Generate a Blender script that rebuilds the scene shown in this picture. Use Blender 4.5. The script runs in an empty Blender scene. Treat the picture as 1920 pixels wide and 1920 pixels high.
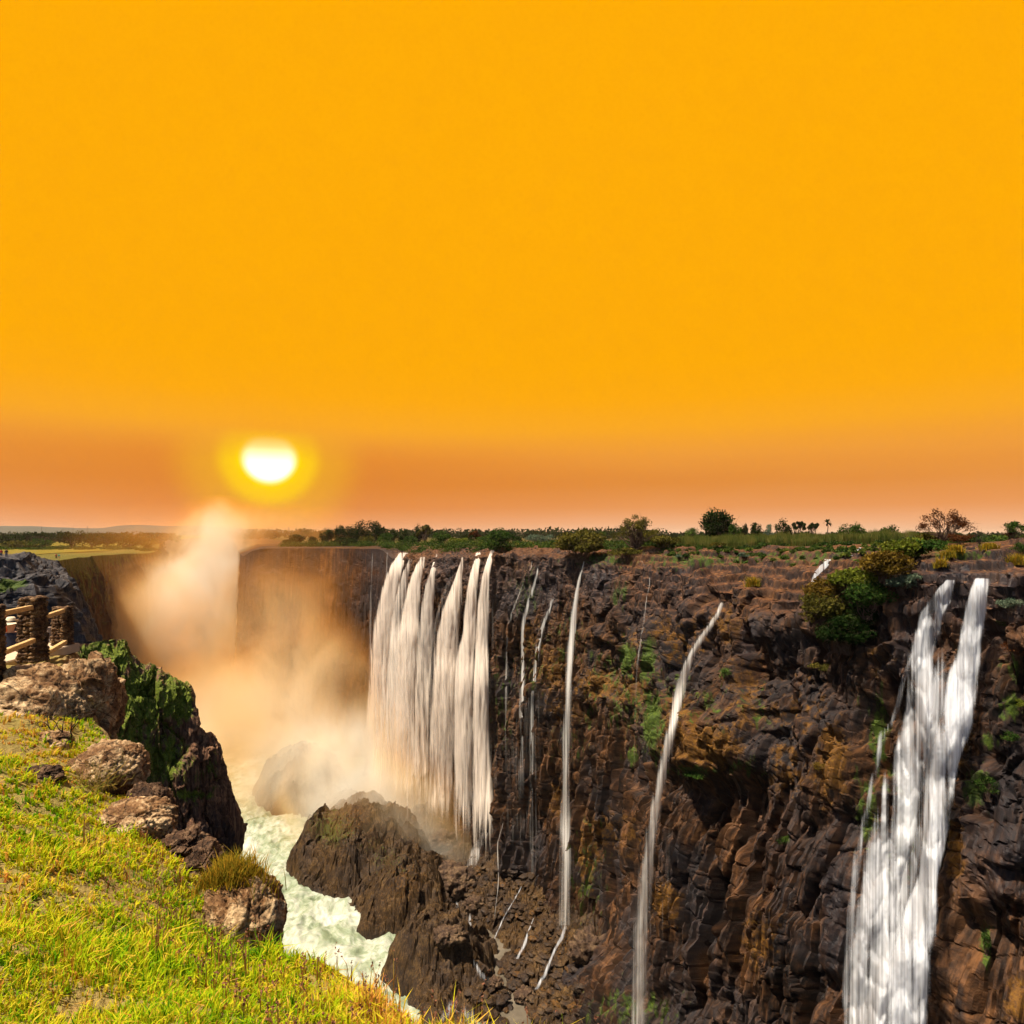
import bpy, bmesh, math, random
import numpy as np
from mathutils import Vector
from mathutils.bvhtree import BVHTree

F = 1200.0                       # focal length in photo pixels (photo is 1920 wide), horizon at row 1000
sc = bpy.context.scene
col = sc.collection
rng = np.random.default_rng(7)
random.seed(7)

def P(px, py, D):
    return np.array([(px - 960) / F * D, D, (1000 - py) / F * D])

def lin(h):
    h = h.lstrip('#')
    c = [int(h[i:i + 2], 16) / 255 for i in (0, 2, 4)]
    return tuple([(v / 12.92 if v <= .04045 else ((v + .055) / 1.055) ** 2.4) for v in c] + [1.0])

# ------------------------------------------------------------------ noise
_perm = np.random.default_rng(3).permutation(256).astype(np.int64)
_perm = np.concatenate([_perm, _perm])
_g = np.random.default_rng(4).normal(size=(256, 3)); _g /= np.linalg.norm(_g, axis=1)[:, None]
_g = _g.astype(np.float32)

def perlin(p):
    p = np.asarray(p, dtype=np.float32)
    i = np.floor(p).astype(np.int64); f = p - i
    u = f * f * f * (f * (f * 6 - 15) + 10)
    i &= 255
    out = 0
    for dx in (0, 1):
        wx = u[:, 0] if dx else 1 - u[:, 0]
        a = _perm[(i[:, 0] + dx) & 255]
        for dy in (0, 1):
            wy = u[:, 1] if dy else 1 - u[:, 1]
            b = _perm[(a + i[:, 1] + dy) & 255]
            for dz in (0, 1):
                wz = u[:, 2] if dz else 1 - u[:, 2]
                c = _perm[(b + i[:, 2] + dz) & 255]
                g = _g[c]
                out = out + wx * wy * wz * (g[:, 0] * (f[:, 0] - dx) + g[:, 1] * (f[:, 1] - dy) + g[:, 2] * (f[:, 2] - dz))
    return out * 1.6

def fbm(p, octv=4, gain=.5, ridged=False):
    s = 0; a = 1; p = np.asarray(p, dtype=np.float32)
    for k in range(octv):
        n = perlin(p * (2.03 ** k) + 17.3 * k)
        if ridged: n = 1 - 2 * np.abs(n)
        s = s + a * n; a *= gain
    return s

def _hash(ix, iy, iz, k):
    h = (ix * 374761393 + iy * 668265263 + iz * 2147483647 + k * 1274126177) & 0xFFFFFFFF
    h = ((h ^ (h >> 13)) * 1274126177) & 0xFFFFFFFF
    h = ((h ^ (h >> 16)) * 2246822519) & 0xFFFFFFFF
    return h ^ (h >> 15)

def voro(p, seed=0):
    """returns F1, F2, vector from cell centre, cell hash"""
    p = np.asarray(p, dtype=np.float32)
    i = np.floor(p).astype(np.int64); f = (p - i).astype(np.float32)
    n = len(p)
    F1 = np.full(n, 9., np.float32); F2 = np.full(n, 9., np.float32)
    vec = np.zeros((n, 3), np.float32); hid = np.zeros(n, np.int64)
    for ox in (-1, 0, 1):
        for oy in (-1, 0, 1):
            for oz in (-1, 0, 1):
                h = _hash(i[:, 0] + ox, i[:, 1] + oy, i[:, 2] + oz, seed)
                d = np.stack([ox + (h & 1023) / 1023. - f[:, 0], oy + ((h >> 10) & 1023) / 1023. - f[:, 1],
                              oz + ((h >> 20) & 1023) / 1023. - f[:, 2]], 1).astype(np.float32)
                d2 = (d * d).sum(1)
                m = d2 < F1
                F2 = np.where(m, F1, np.minimum(F2, d2))
                F1 = np.where(m, d2, F1)
                vec[m] = -d[m]; hid[m] = h[m]
    return np.sqrt(F1), np.sqrt(F2), vec, hid

def facets(p, seed=0, crack=.35, tilt=1.6):
    F1, F2, vec, hid = voro(p, seed)
    r = [(((hid * (k * 2 + 3)) >> 7) & 1023) / 1023. - .5 for k in range(4)]
    out = r[0] * 1.2 + tilt * (vec[:, 0] * r[1] + vec[:, 1] * r[2] + vec[:, 2] * r[3])
    e = np.clip((F2 - F1) / .12, 0, 1)
    return out - crack * (1 - e) ** 2

def sstep(a, b, x):
    t = np.clip((x - a) / (b - a), 0, 1); return t * t * (3 - 2 * t)

# ------------------------------------------------------------------ mesh helpers
def tag(o, label=None, cat=None, group=None, kind=None):
    if label: o['label'] = label
    if cat: o['category'] = cat
    if group: o['group'] = group
    if kind: o['kind'] = kind
    return o

def mesh_np(name, V, faces, mat, parent=None, smooth=False, attrs=None, uv=None):
    """V (n,3); faces (m,k) int array, k = 3 or 4; attrs name -> (n,) or (n,4)"""
    me = bpy.data.meshes.new(name)
    V = np.ascontiguousarray(V, dtype=np.float32); faces = np.ascontiguousarray(faces, dtype=np.int32)
    m, k = faces.shape
    me.vertices.add(len(V)); me.vertices.foreach_set('co', V.ravel())
    me.loops.add(m * k); me.loops.foreach_set('vertex_index', faces.ravel())
    me.polygons.add(m)
    me.polygons.foreach_set('loop_start', np.arange(0, m * k, k, dtype=np.int32))
    me.polygons.foreach_set('loop_total', np.full(m, k, dtype=np.int32))
    me.polygons.foreach_set('use_smooth', np.full(m, bool(smooth)))
    me.update(calc_edges=True)
    if attrs:
        for an, a in attrs.items():
            a = np.asarray(a, dtype=np.float32)
            if a.ndim == 1:
                at = me.attributes.new(an, 'FLOAT', 'POINT'); at.data.foreach_set('value', a)
            else:
                at = me.attributes.new(an, 'FLOAT_COLOR', 'POINT'); at.data.foreach_set('color', a.ravel())
    if uv is not None:
        l = me.uv_layers.new(name='UVMap')
        l.data.foreach_set('uv', np.asarray(uv, dtype=np.float32)[faces.ravel()].ravel())
    me.materials.append(mat)
    o = bpy.data.objects.new(name, me); col.objects.link(o)
    if parent: o.parent = parent
    return o

def grid_faces(nr, nc, off=0, flip=False):
    a = np.arange(nr * nc).reshape(nr, nc)
    f = np.stack([a[:-1, :-1], a[1:, :-1], a[1:, 1:], a[:-1, 1:]], -1).reshape(-1, 4) + off
    return f[:, ::-1] if flip else f

def empty(name, loc=(0, 0, 0), **kw):
    o = bpy.data.objects.new(name, None); col.objects.link(o); o.location = loc
    o.empty_display_size = .2
    return tag(o, **kw)

def grid_normals(V):
    du = np.gradient(V, axis=0); dv = np.gradient(V, axis=1)
    n = np.cross(du, dv); n /= (np.linalg.norm(n, axis=-1, keepdims=True) + 1e-9)
    return n

def blur(a, k, axis):
    if k < 1: return a
    x = np.arange(-2 * k, 2 * k + 1); w = np.exp(-x * x / (2. * (k * .8) ** 2)); w /= w.sum()
    pad = [(0, 0)] * a.ndim; pad[axis] = (2 * k, 2 * k)
    b = np.pad(a, pad, mode='edge'); out = 0
    n = a.shape[axis]
    for j, ww in enumerate(w):
        out = out + ww * np.take(b, range(j, j + n), axis=axis)
    return out

# ------------------------------------------------------------------ materials
class NT:
    def __init__(s, name):
        s.m = bpy.data.materials.new(name); s.m.use_nodes = True
        s.t = s.m.node_tree; s.t.nodes.clear()
        s.out = s.t.nodes.new('ShaderNodeOutputMaterial')
    def n(s, typ, ins=None, **props):
        x = s.t.nodes.new('ShaderNode' + typ)
        for k, v in props.items(): setattr(x, k, v)
        if ins:
            for k, v in ins.items():
                sock = x.inputs[k]
                if isinstance(v, bpy.types.NodeSocket): s.t.links.new(v, sock)
                else: sock.default_value = v
        return x
    def math(s, op, a, b=0., c=None, clamp=False):
        ins = {0: a, 1: b}
        if c is not None: ins[2] = c
        return s.n('Math', ins, operation=op, use_clamp=clamp).outputs[0]
    def mix(s, f, a, b, mode='MIX'):
        x = s.t.nodes.new('ShaderNodeMix'); x.data_type = 'RGBA'; x.blend_type = mode
        for i, v in ((0, f), (6, a), (7, b)):
            if isinstance(v, bpy.types.NodeSocket): s.t.links.new(v, x.inputs[i])
            else: x.inputs[i].default_value = v
        return x.outputs[2]
    def ramp(s, fac, stops, interp='LINEAR'):
        x = s.t.nodes.new('ShaderNodeValToRGB'); x.color_ramp.interpolation = interp
        el = x.color_ramp.elements
        while len(el) < len(stops): el.new(.5)
        for e, (p, c) in zip(el, stops):
            e.position = p; e.color = c if len(c) == 4 else (*c, 1)
        s.t.links.new(fac, x.inputs[0]); return x.outputs[0]
    def coord(s, scale=(1, 1, 1), kind='Object'):
        tc = s.n('TexCoord'); mp = s.n('Mapping', {'Vector': tc.outputs[kind], 'Scale': scale})
        return mp.outputs[0]
    def noise(s, vec, scale, detail=4, rough=.55, dist=0.):
        return s.n('TexNoise', {'Vector': vec, 'Scale': scale, 'Detail': detail, 'Roughness': rough, 'Distortion': dist}).outputs[0]
    def attr(s, name):
        a = s.n('Attribute', attribute_name=name); return a
    def bump(s, h, dist, strength=1., normal=None):
        ins = {'Height': h, 'Distance': dist, 'Strength': strength}
        if normal: ins['Normal'] = normal
        return s.n('Bump', ins).outputs[0]
    def surf(s, sh): s.t.links.new(sh, s.out.inputs['Surface']); return s.m
    def principled(s, color, rough=.8, normal=None, spec=.3):
        ins = {'Base Color': color, 'Roughness': rough, 'Specular IOR Level': spec}
        if normal: ins['Normal'] = normal
        return s.n('BsdfPrincipled', ins).outputs[0]

def rock_mat(name, c_dark, c_mid, c_light, sc_=.12, zst=.35, bump=.5, rust=(.12, .052, .008, 1), green=(.045, .07, .008, 1), rough=.75, streak=.4, uvs=False, cool_=.75):
    """dark jointed rock; mesh attributes moss / rust / wet / top paint plants, iron stains, damp and some shade"""
    t = NT(name)
    if uvs:
        U = t.n('UVMap').outputs[0]; v = t.n('Mapping', {'Vector': U, 'Scale': (1, zst, 1)}).outputs[0]; vsk = t.n('Mapping', {'Vector': U, 'Scale': (1, .06, 1)}).outputs[0]
    else:
        v = t.coord((1, 1, zst)); vsk = t.coord((1, 1, .07))
    v1 = t.coord()
    n1 = t.noise(v, sc_, 6, .62, .4); n2 = t.noise(v1, sc_ * 6, 5, .65); n3 = t.noise(v, sc_ * 28, 3, .6)
    base = t.ramp(n1, [(.32, c_dark), (.5, c_mid), (.68, c_light)])
    base = t.mix(t.ramp(n2, [(.35, (.25,) * 3), (.65, (1,) * 3)]), t.mix(1., base, (.42, .36, .36, 1), 'MULTIPLY'), base)
    f = t.math('MULTIPLY', t.ramp(n3, [(.45, (0,) * 3), (.7, (1,) * 3)]), streak)
    base = t.mix(f, base, (c_light[0] * 1.5, c_light[1] * 1.35, c_light[2] * 1.2, 1))
    sk = t.noise(vsk, sc_ * 14, 4, .65)
    base = t.mix(t.ramp(sk, [(.40, (.75,) * 3), (.56, (0,) * 3)]), base, (c_dark[0], c_dark[1], c_dark[2], 1))
    base = t.mix(t.math('MULTIPLY', t.ramp(sk, [(.56, (0,) * 3), (.68, (1,) * 3)]), streak * 1.2), base, (c_light[0] * 1.3, c_light[1] * 1.2, c_light[2], 1))
    cool = t.ramp(t.noise(v1, sc_ * .45, 4, .6, .5), [(.44, (0,) * 3), (.58, (1,) * 3)])
    base = t.mix(t.math('MULTIPLY', cool, cool_), base, t.mix(n2, (.005, .005, .007, 1), (.03, .026, .028, 1)))
    # top: red-brown lichen on ledge tops; steep faces left dark, painting ledge shade
    top = t.math('MULTIPLY', t.attr('top').outputs['Fac'], t.ramp(t.n('SeparateXYZ', {0: t.n('NewGeometry').outputs['Normal']}).outputs[2], [(.35, (.15,) * 3), (.75, (1,) * 3)]))
    nt = t.noise(v1, sc_ * 9, 5, .7)
    tf = t.math('MULTIPLY', top, t.ramp(nt, [(.36, (0,) * 3), (.58, (1,) * 3)]))
    base = t.mix(tf, base, t.ramp(t.noise(v1, sc_ * 14, 3), [(.3, (.03, .012, .006)), (.5, (.09, .032, .012)), (.7, (.22, .10, .035))]))
    ru = t.attr('rust').outputs['Fac']
    rf = t.math('MULTIPLY', t.math('ADD', ru, t.math('MULTIPLY', t.math('SUBTRACT', n2, .5), 1.6), clamp=True), t.math('GREATER_THAN', ru, .03))
    rf = t.ramp(rf, [(.35, (0,) * 3), (.6, (1,) * 3)])
    base = t.mix(rf, base, t.ramp(t.noise(v1, sc_ * 20, 4, .7), [(.3, (rust[0] * .25, rust[1] * .3, rust[2])), (.55, rust), (.75, (rust[0] * 1.4, rust[1] * 1.7, rust[2]))]))
    mo = t.attr('moss').outputs['Fac']
    nm = t.noise(t.coord((1, 1, .3)), sc_ * 8, 5, .6)
    mf = t.math('ADD', mo, t.math('MULTIPLY', t.math('SUBTRACT', nm, .5), 1.8), clamp=True)
    mf = t.ramp(t.math('MULTIPLY', mf, t.math('GREATER_THAN', mo, .03)), [(.4, (0,) * 3), (.62, (1,) * 3)])
    base = t.mix(mf, base, t.ramp(t.noise(v1, sc_ * 22, 4, .7), [(.3, (green[0] * .3, green[1] * .35, green[2] * .5)), (.55, green), (.75, (green[0] * 2.0, green[1] * 1.7, green[2]))]))
    we = t.attr('wet_shade').outputs['Fac']
    base = t.mix(t.math('MULTIPLY', we, .75), base, (.014, .014, .019, 1))
    h = t.math('ADD', t.noise(v, sc_ * 5, 8, .65), t.math('MULTIPLY', t.noise(v1, sc_ * 40, 4, .6), .25))
    vo = t.n('TexVoronoi', {'Vector': v, 'Scale': sc_ * 7}, feature='DISTANCE_TO_EDGE').outputs['Distance']
    h = t.math('ADD', h, t.math('MULTIPLY', t.ramp(vo, [(0, (0,) * 3), (.12, (1,) * 3)]), .07))
    nb = t.bump(h, bump / max(sc_ * 5, .01) * .35, .9)
    r = t.math('SUBTRACT', rough, t.math('MULTIPLY', we, .35))
    return t.surf(t.principled(base, r, nb, .18))

M = {}
M['cliff'] = rock_mat('basalt_cliff', (.005, .003, .002, 1), (.042, .019, .008, 1), (.16, .075, .03, 1), zst=.3, uvs=True)
M['farcliff'] = rock_mat('far_basalt', (.022, .008, .002, 1), (.065, .024, .006, 1), (.15, .06, .014, 1), sc_=.07, zst=.15, bump=.5, green=(.10, .085, .012, 1))
M['farwall'] = rock_mat('promontory_basalt', (.022, .008, .002, 1), (.065, .024, .006, 1), (.15, .06, .014, 1), sc_=.07, zst=.15, bump=.5, uvs=True)
M['bluff'] = rock_mat('grey_basalt', (.022, .022, .026, 1), (.06, .058, .065, 1), (.13, .12, .12, 1), sc_=.25, zst=.4)
M['ridge'] = rock_mat('ridge_rock', (.035, .016, .010, 1), (.17, .085, .048, 1), (.32, .18, .10, 1), sc_=.22, zst=.3, green=(.11, .14, .014, 1))
M['gorge'] = rock_mat('gorge_rock', (.010, .005, .002, 1), (.042, .022, .008, 1), (.13, .075, .026, 1), sc_=.28, zst=1., green=(.07, .075, .012, 1), rough=.7, cool_=.3)

def stone_mat(name, dark, mid, light, s=2.2):
    t = NT(name); v = t.coord()
    n1 = t.noise(v, s, 7, .65, .3); n2 = t.noise(v, s * 7, 5, .7); n3 = t.noise(v, s * 2.1, 4, .7, 1.2)
    b = t.ramp(n1, [(.3, dark), (.46, mid), (.62, light)])
    b = t.mix(t.ramp(n2, [(.38, (0,) * 3), (.62, (1,) * 3)]), t.mix(1., b, (.5, .42, .36, 1), 'MULTIPLY'), b)
    vo = t.n('TexVoronoi', {'Vector': t.n('Mapping', {'Vector': v, 'Scale': (1, 1, 1.5)}).outputs[0], 'Scale': s * 1.3}, feature='DISTANCE_TO_EDGE').outputs['Distance']
    ck = t.ramp(t.math('ADD', vo, t.math('MULTIPLY', n2, .12)), [(.06, (.35,) * 3), (.10, (1,) * 3)])
    b = t.mix(ck, (dark[0] * .5, dark[1] * .5, dark[2] * .5, 1), b)
    b = t.mix(t.ramp(n3, [(.56, (0,) * 3), (.7, (1,) * 3)]), b, (.035, .022, .014, 1))
    h = t.math('ADD', t.math('MULTIPLY', n2, .5), t.math('ADD', n1, t.math('MULTIPLY', ck, .25)))
    return t.surf(t.principled(b, .85, t.bump(h, .09, 1.), .25))
M['stone'] = stone_mat('tan_boulder', (.045, .022, .010, 1), (.24, .125, .05, 1), (.70, .51, .29, 1))
M['dstone'] = stone_mat('dark_boulder', (.015, .009, .006, 1), (.08, .04, .02, 1), (.26, .16, .09, 1), 3.)
M['pstone'] = stone_mat('pillar_stone', (.02, .011, .006, 1), (.13, .065, .03, 1), (.40, .25, .12, 1), 5.)

def leaf_mat(name, cols, transl=.35):
    t = NT(name)
    a = t.attr('tint').outputs['Fac']
    c = t.ramp(a, [(i / (len(cols) - 1), c) for i, c in enumerate(cols)])
    d = t.n('BsdfDiffuse', {'Color': c}).outputs[0]; tr = t.n('BsdfTranslucent', {'Color': c}).outputs[0]
    return t.surf(t.n('MixShader', {0: transl, 1: d, 2: tr}).outputs[0])
M['leaf_dark'] = leaf_mat('dark_leaves', [(.005, .012, .003, 1), (.013, .026, .006, 1), (.03, .045, .01, 1)])
M['leaf_green'] = leaf_mat('green_leaves', [(.012, .03, .006, 1), (.032, .066, .012, 1), (.085, .125, .02, 1)])
M['leaf_lime'] = leaf_mat('lime_leaves', [(.03, .045, .006, 1), (.09, .11, .012, 1), (.2, .21, .03, 1)])
M['leaf_olive'] = leaf_mat('olive_leaves', [(.03, .032, .008, 1), (.08, .072, .014, 1), (.18, .14, .025, 1)])
M['leaf_rust'] = leaf_mat('rust_leaves', [(.03, .010, .005, 1), (.075, .025, .009, 1), (.15, .05, .014, 1)])
M['leaf_orange'] = leaf_mat('orange_leaves', [(.05, .03, .006, 1), (.12, .075, .012, 1), (.22, .145, .022, 1)])
M['leaf_brush'] = leaf_mat('brush_leaves', [(.015, .03, .008, 1), (.04, .07, .015, 1), (.10, .12, .02, 1), (.17, .12, .03, 1)])
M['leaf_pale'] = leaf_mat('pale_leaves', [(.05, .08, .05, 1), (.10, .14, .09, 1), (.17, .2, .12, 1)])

def simple(name, c, rough=.8, ns=8., var=.35, bump=.0):
    t = NT(name); v = t.coord(); n = t.noise(v, ns, 5, .6)
    b = t.mix(n, tuple(x * (1 - var) for x in c[:3]) + (1,), tuple(min(1, x * (1 + var)) for x in c[:3]) + (1,))
    return t.surf(t.principled(b, rough, t.bump(n, bump) if bump else None))
M['bark'] = simple('bark', (.07, .04, .025), .9, 6)
M['barkdark'] = simple('dark_bark', (.03, .018, .012), .9, 6)
M['palewood'] = simple('pale_wood', (.5, .34, .2), .9, 8)
M['steel'] = simple('mast_steel', (.25, .2, .18), .6)
M['slab'] = simple('floor_slab', (.45, .34, .23), .9, 3., .25, .02)

t = NT('rail_timber'); v = t.coord((1, 1, 1)); n = t.noise(t.coord((3, 22, 22)), 2.5, 5, .6)
M['timber'] = t.surf(t.principled(t.ramp(n, [(.3, (.3, .17, .06)), (.6, (.58, .38, .16)), (.8, (.7, .5, .26))]), .75, t.bump(n, .01)))

# water of the falls: streaks follow the flow (uv.y), density attribute thins the edges
def fall_mat(name, colr=(.88, .77, .66, 1), su=9., sv=.05, soft=.35, bias=0.):
    t = NT(name)
    uv = t.n('UVMap').outputs[0]
    v1 = t.n('Mapping', {'Vector': uv, 'Scale': (su, sv, 1)}).outputs[0]
    v2 = t.n('Mapping', {'Vector': uv, 'Scale': (su * 3.1, sv * 2.2, 1)}).outputs[0]
    n1 = t.noise(v1, 1., 3, .55, .3); n2 = t.noise(v2, 1., 3, .6)
    d = t.attr('dens').outputs['Fac']
    n = t.math('ADD', t.math('MULTIPLY', n1, .65), t.math('MULTIPLY', n2, .35))
    nn = t.n('MapRange', {'Value': n, 'From Min': .32, 'From Max': .68}).outputs[0]
    a = t.math('ADD', t.math('SUBTRACT', nn, 1. - bias), t.math('MULTIPLY', d, 1.15))
    a = t.math('DIVIDE', a, soft, clamp=True)
    a = t.math('MULTIPLY', a, t.math('MULTIPLY', d, 1.6, clamp=True))
    c = t.ramp(n, [(.3, (colr[0] * .72, colr[1] * .72, colr[2] * .75)), (.6, colr)])
    nb = t.bump(n, .4, .2)
    dif = t.n('BsdfDiffuse', {'Color': c, 'Normal': nb}).outputs[0]; tl = t.n('BsdfTranslucent', {'Color': c}).outputs[0]
    w = t.n('MixShader', {0: .5, 1: dif, 2: tl}).outputs[0]
    tr = t.n('BsdfTransparent').outputs[0]
    return t.surf(t.n('MixShader', {0: a, 1: tr, 2: w}).outputs[0])
M['fall'] = fall_mat('falling_water', su=10., soft=.6)
M['jet'] = fall_mat('jet_water', (.9, .87, .82, 1), su=20., sv=.03, soft=.9, bias=.22)
M['fallthin'] = fall_mat('thin_falling_water', (.60, .56, .52, 1), su=26., sv=.05, soft=1.)
M['cascade'] = fall_mat('cascade_water', (.78, .80, .84, 1), su=11., sv=.022, soft=.95, bias=.14)

# ------------------------------------------------------------------ camera, sky, sun
cam = bpy.data.cameras.new('camera'); co = bpy.data.objects.new('camera', cam); col.objects.link(co)
co.location = (0, 0, 0); co.rotation_euler = (math.radians(90), 0, 0)
cam.sensor_width = 36; cam.lens = F / 1920 * 36; cam.shift_y = 40 / 1920
cam.clip_start = .05; cam.clip_end = 20000
sc.camera = co

SUN_EL, SUN_AZ = math.radians(65), math.radians(-118)      # azimuth from +Y towards +X
sd = Vector((math.sin(SUN_AZ) * math.cos(SUN_EL), math.cos(SUN_AZ) * math.cos(SUN_EL), math.sin(SUN_EL)))
L = bpy.data.lights.new('sun', 'SUN'); L.energy = 5.0; L.angle = math.radians(.6); L.color = (1., .88, .70)
lo = bpy.data.objects.new('sun', L); col.objects.link(lo); lo.rotation_euler = sd.to_track_quat('Z', 'Y').to_euler()

EXPO = 1.0
W = bpy.data.worlds.new('World'); sc.world = W; W.use_nodes = True
nt = W.node_tree; nt.nodes.clear()
t = NT.__new__(NT); t.t = nt; t.out = nt.nodes.new('ShaderNodeOutputWorld')
tc = t.n('TexCoord').outputs['Generated']
sep = t.n('SeparateXYZ', {0: tc}); X, Y, Z = sep.outputs
grad = t.ramp(t.math('MULTIPLY', Z, 4.), [
    (0.0, lin('F0BE98')), (.07, lin('F0AE7C')), (.16, lin('EB9C5C')), (.30, lin('E89644')), (.46, lin('F4A23C')),
    (.62, lin('FAA824')), (.8, lin('FFAB0C')), (1., lin('FFAC05'))])
vs = Vector((-.379, 1, .119)).normalized()
dv = t.n('VectorMath', {0: tc, 1: tuple(vs)}, operation='DISTANCE').outputs['Value']
hz = t.n('VectorMath', {0: t.n('VectorMath', {0: tc, 1: (1, 1, 2.6)}, operation='MULTIPLY').outputs[0], 1: (vs[0], vs[1], vs[2] * 2.6)}, operation='DISTANCE').outputs['Value']
near = t.ramp(hz, [(0., (1,) * 3), (.25, (.6,) * 3), (.6, (0,) * 3)])
below = t.ramp(Z, [(0, (1,) * 3), (.11, (.9,) * 3), (.15, (0,) * 3)])
grad = t.mix(t.math('MULTIPLY', t.math('MULTIPLY', near, below), .75), grad, lin('E07C1E'))
nz = t.noise(t.n('Mapping', {'Vector': tc, 'Scale': (1, 1, 9)}).outputs[0], 2.2, 3)
grad = t.mix(t.math('MULTIPLY', t.ramp(Z, [(.02, (0,) * 3), (.08, (1,) * 3), (.16, (0,) * 3)]), t.math('MULTIPLY', nz, .75)), grad, lin('D9802F'))
glow = t.ramp(dv, [(.035, (1,) * 3), (.055, (.75,) * 3), (.080, (.25,) * 3), (.15, (0,) * 3)], 'EASE')
cut = t.ramp(Z, [(.105, (1,) * 3), (.142, (.35,) * 3), (.152, (0,) * 3)])
grad = t.mix(t.math('MULTIPLY', glow, cut), grad, (1.1, .72, .0, 1))
disc = t.math('MULTIPLY', t.ramp(dv, [(.026, (1,) * 3), (.042, (0,) * 3)], 'EASE'), t.ramp(Z, [(.096, (1,) * 3), (.114, (.45,) * 3), (.126, (.14,) * 3), (.142, (0,) * 3)], 'LINEAR'))
grad = t.mix(disc, grad, (2.4, 2.1, 1.5, 1))
low = t.math('LESS_THAN', Z, -.002)
grad = t.mix(low, grad, (.25, .15, .08, 1))
sky = t.n('TexSky', sky_type='NISHITA'); sky.sun_disc = False; sky.sun_elevation = SUN_EL; sky.sun_rotation = SUN_AZ
rest = t.mix(1., sky.outputs[0], (.05, .05, .05, 1), 'MULTIPLY')
grad = t.mix(1., grad, (2 ** -EXPO,) * 3 + (1,), 'MULTIPLY')
front = t.n('MapRange', {'Value': Y, 'From Min': .3, 'From Max': .62}, interpolation_type='SMOOTHSTEP').outputs[0]
allsky = t.mix(front, rest, grad)
bg = t.n('Background', {'Color': allsky, 'Strength': 1.0})
nt.links.new(bg.outputs[0], t.out.inputs[0])

sc.view_settings.view_transform = 'Standard'; sc.view_settings.look = 'None'
sc.view_settings.exposure = EXPO; sc.view_settings.gamma = 1
c = sc.cycles
c.max_bounces = 6; c.diffuse_bounces = 2; c.glossy_bounces = 2; c.transmission_bounces = 2
c.volume_bounces = 3; c.transparent_max_bounces = 24
c.use_denoising = True
c.use_adaptive_sampling = True; c.adaptive_threshold = .025; c.adaptive_min_samples = 16
c.sample_clamp_indirect = 4
try:
    c.denoiser = 'OPENIMAGEDENOISE'; c.denoising_input_passes = 'RGB_ALBEDO_NORMAL'
except Exception: pass
c.caustics_reflective = False; c.caustics_refractive = False

# ------------------------------------------------------------------ cliff sheets
def sheet(keys, side, ncols, nrows, rowpow=None, smooth_plan=6):
    """keys: (px, D, [(d, z), ...]) with d the distance out from the rim line. side=+1/-1 picks the outward side."""
    pl = np.array([P(k[0], 1000, k[1])[:2] for k in keys]); Dk = np.array([k[1] for k in keys], float)
    pr = np.array([k[2] for k in keys], float)                     # (nk, K, 2)
    seg = np.linalg.norm(np.diff(pl, axis=0), axis=1)
    met = np.concatenate([[0], np.cumsum(seg / ((Dk[1:] + Dk[:-1]) / 2))])
    ts = np.linspace(0, met[-1], ncols)
    plan = np.stack([np.interp(ts, met, pl[:, i]) for i in (0, 1)], 1)
    plan = blur(plan, smooth_plan, 0)
    tan = np.gradient(plan, axis=0); tan = blur(tan, smooth_plan * 2, 0); tan /= np.linalg.norm(tan, axis=1)[:, None]
    nor = side * np.stack([tan[:, 1], -tan[:, 0]], 1)
    K = pr.shape[1]
    prof = np.stack([[np.interp(ts, met, pr[:, k, j]) for j in (0, 1)] for k in range(K)], 0)   # (K,2,ncols)
    prof = blur(prof, smooth_plan, 2)
    V = np.zeros((ncols, nrows, 3)); dd = np.zeros((ncols, nrows))
    w = np.ones(K - 1) if rowpow is None else np.array(rowpow, float)
    for cix in range(ncols):
        q = prof[:, :, cix]
        sg = np.linalg.norm(np.diff(q, axis=0), axis=1) * w
        a = np.concatenate([[0], np.cumsum(sg)]); u = np.linspace(0, a[-1], nrows)
        d = np.interp(u, a, q[:, 0]); z = np.interp(u, a, q[:, 1])
        V[cix, :, 0] = plan[cix, 0] + nor[cix, 0] * d; V[cix, :, 1] = plan[cix, 1] + nor[cix, 1] * d; V[cix, :, 2] = z
        dd[cix] = d
    return V, dd, plan, nor, prof

def pxpy(V):
    return 960 + F * V[..., 0] / V[..., 1], 1000 - F * V[..., 2] / V[..., 1]

def blobs(px, py, lst):
    a = np.zeros_like(px)
    for (cx, cy, sx, sy, amp) in lst:
        a = np.maximum(a, amp * np.exp(-((px - cx) / sx) ** 2 - ((py - cy) / sy) ** 2)) if amp > 0 else a
    return np.clip(a, 0, 1)

def bumps(px, py, lst):
    a = np.zeros_like(px)
    for (cx, cy, sx, sy, amp) in lst:
        a = a + amp * np.exp(-(((px - cx) / sx) ** 2) ** 1.5 - (((py - cy) / sy) ** 2) ** 1.5)
    return a

def flat_orient(V, N, target):
    s = np.sign((N * target).sum(-1, keepdims=True)); s[s == 0] = 1
    return N * s

bvh_src = []
def add_bvh(V, step=3):
    G = V[::step, ::step]; nr, nc = G.shape[:2]
    bvh_src.append((G.reshape(-1, 3), grid_faces(nr, nc)))

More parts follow.
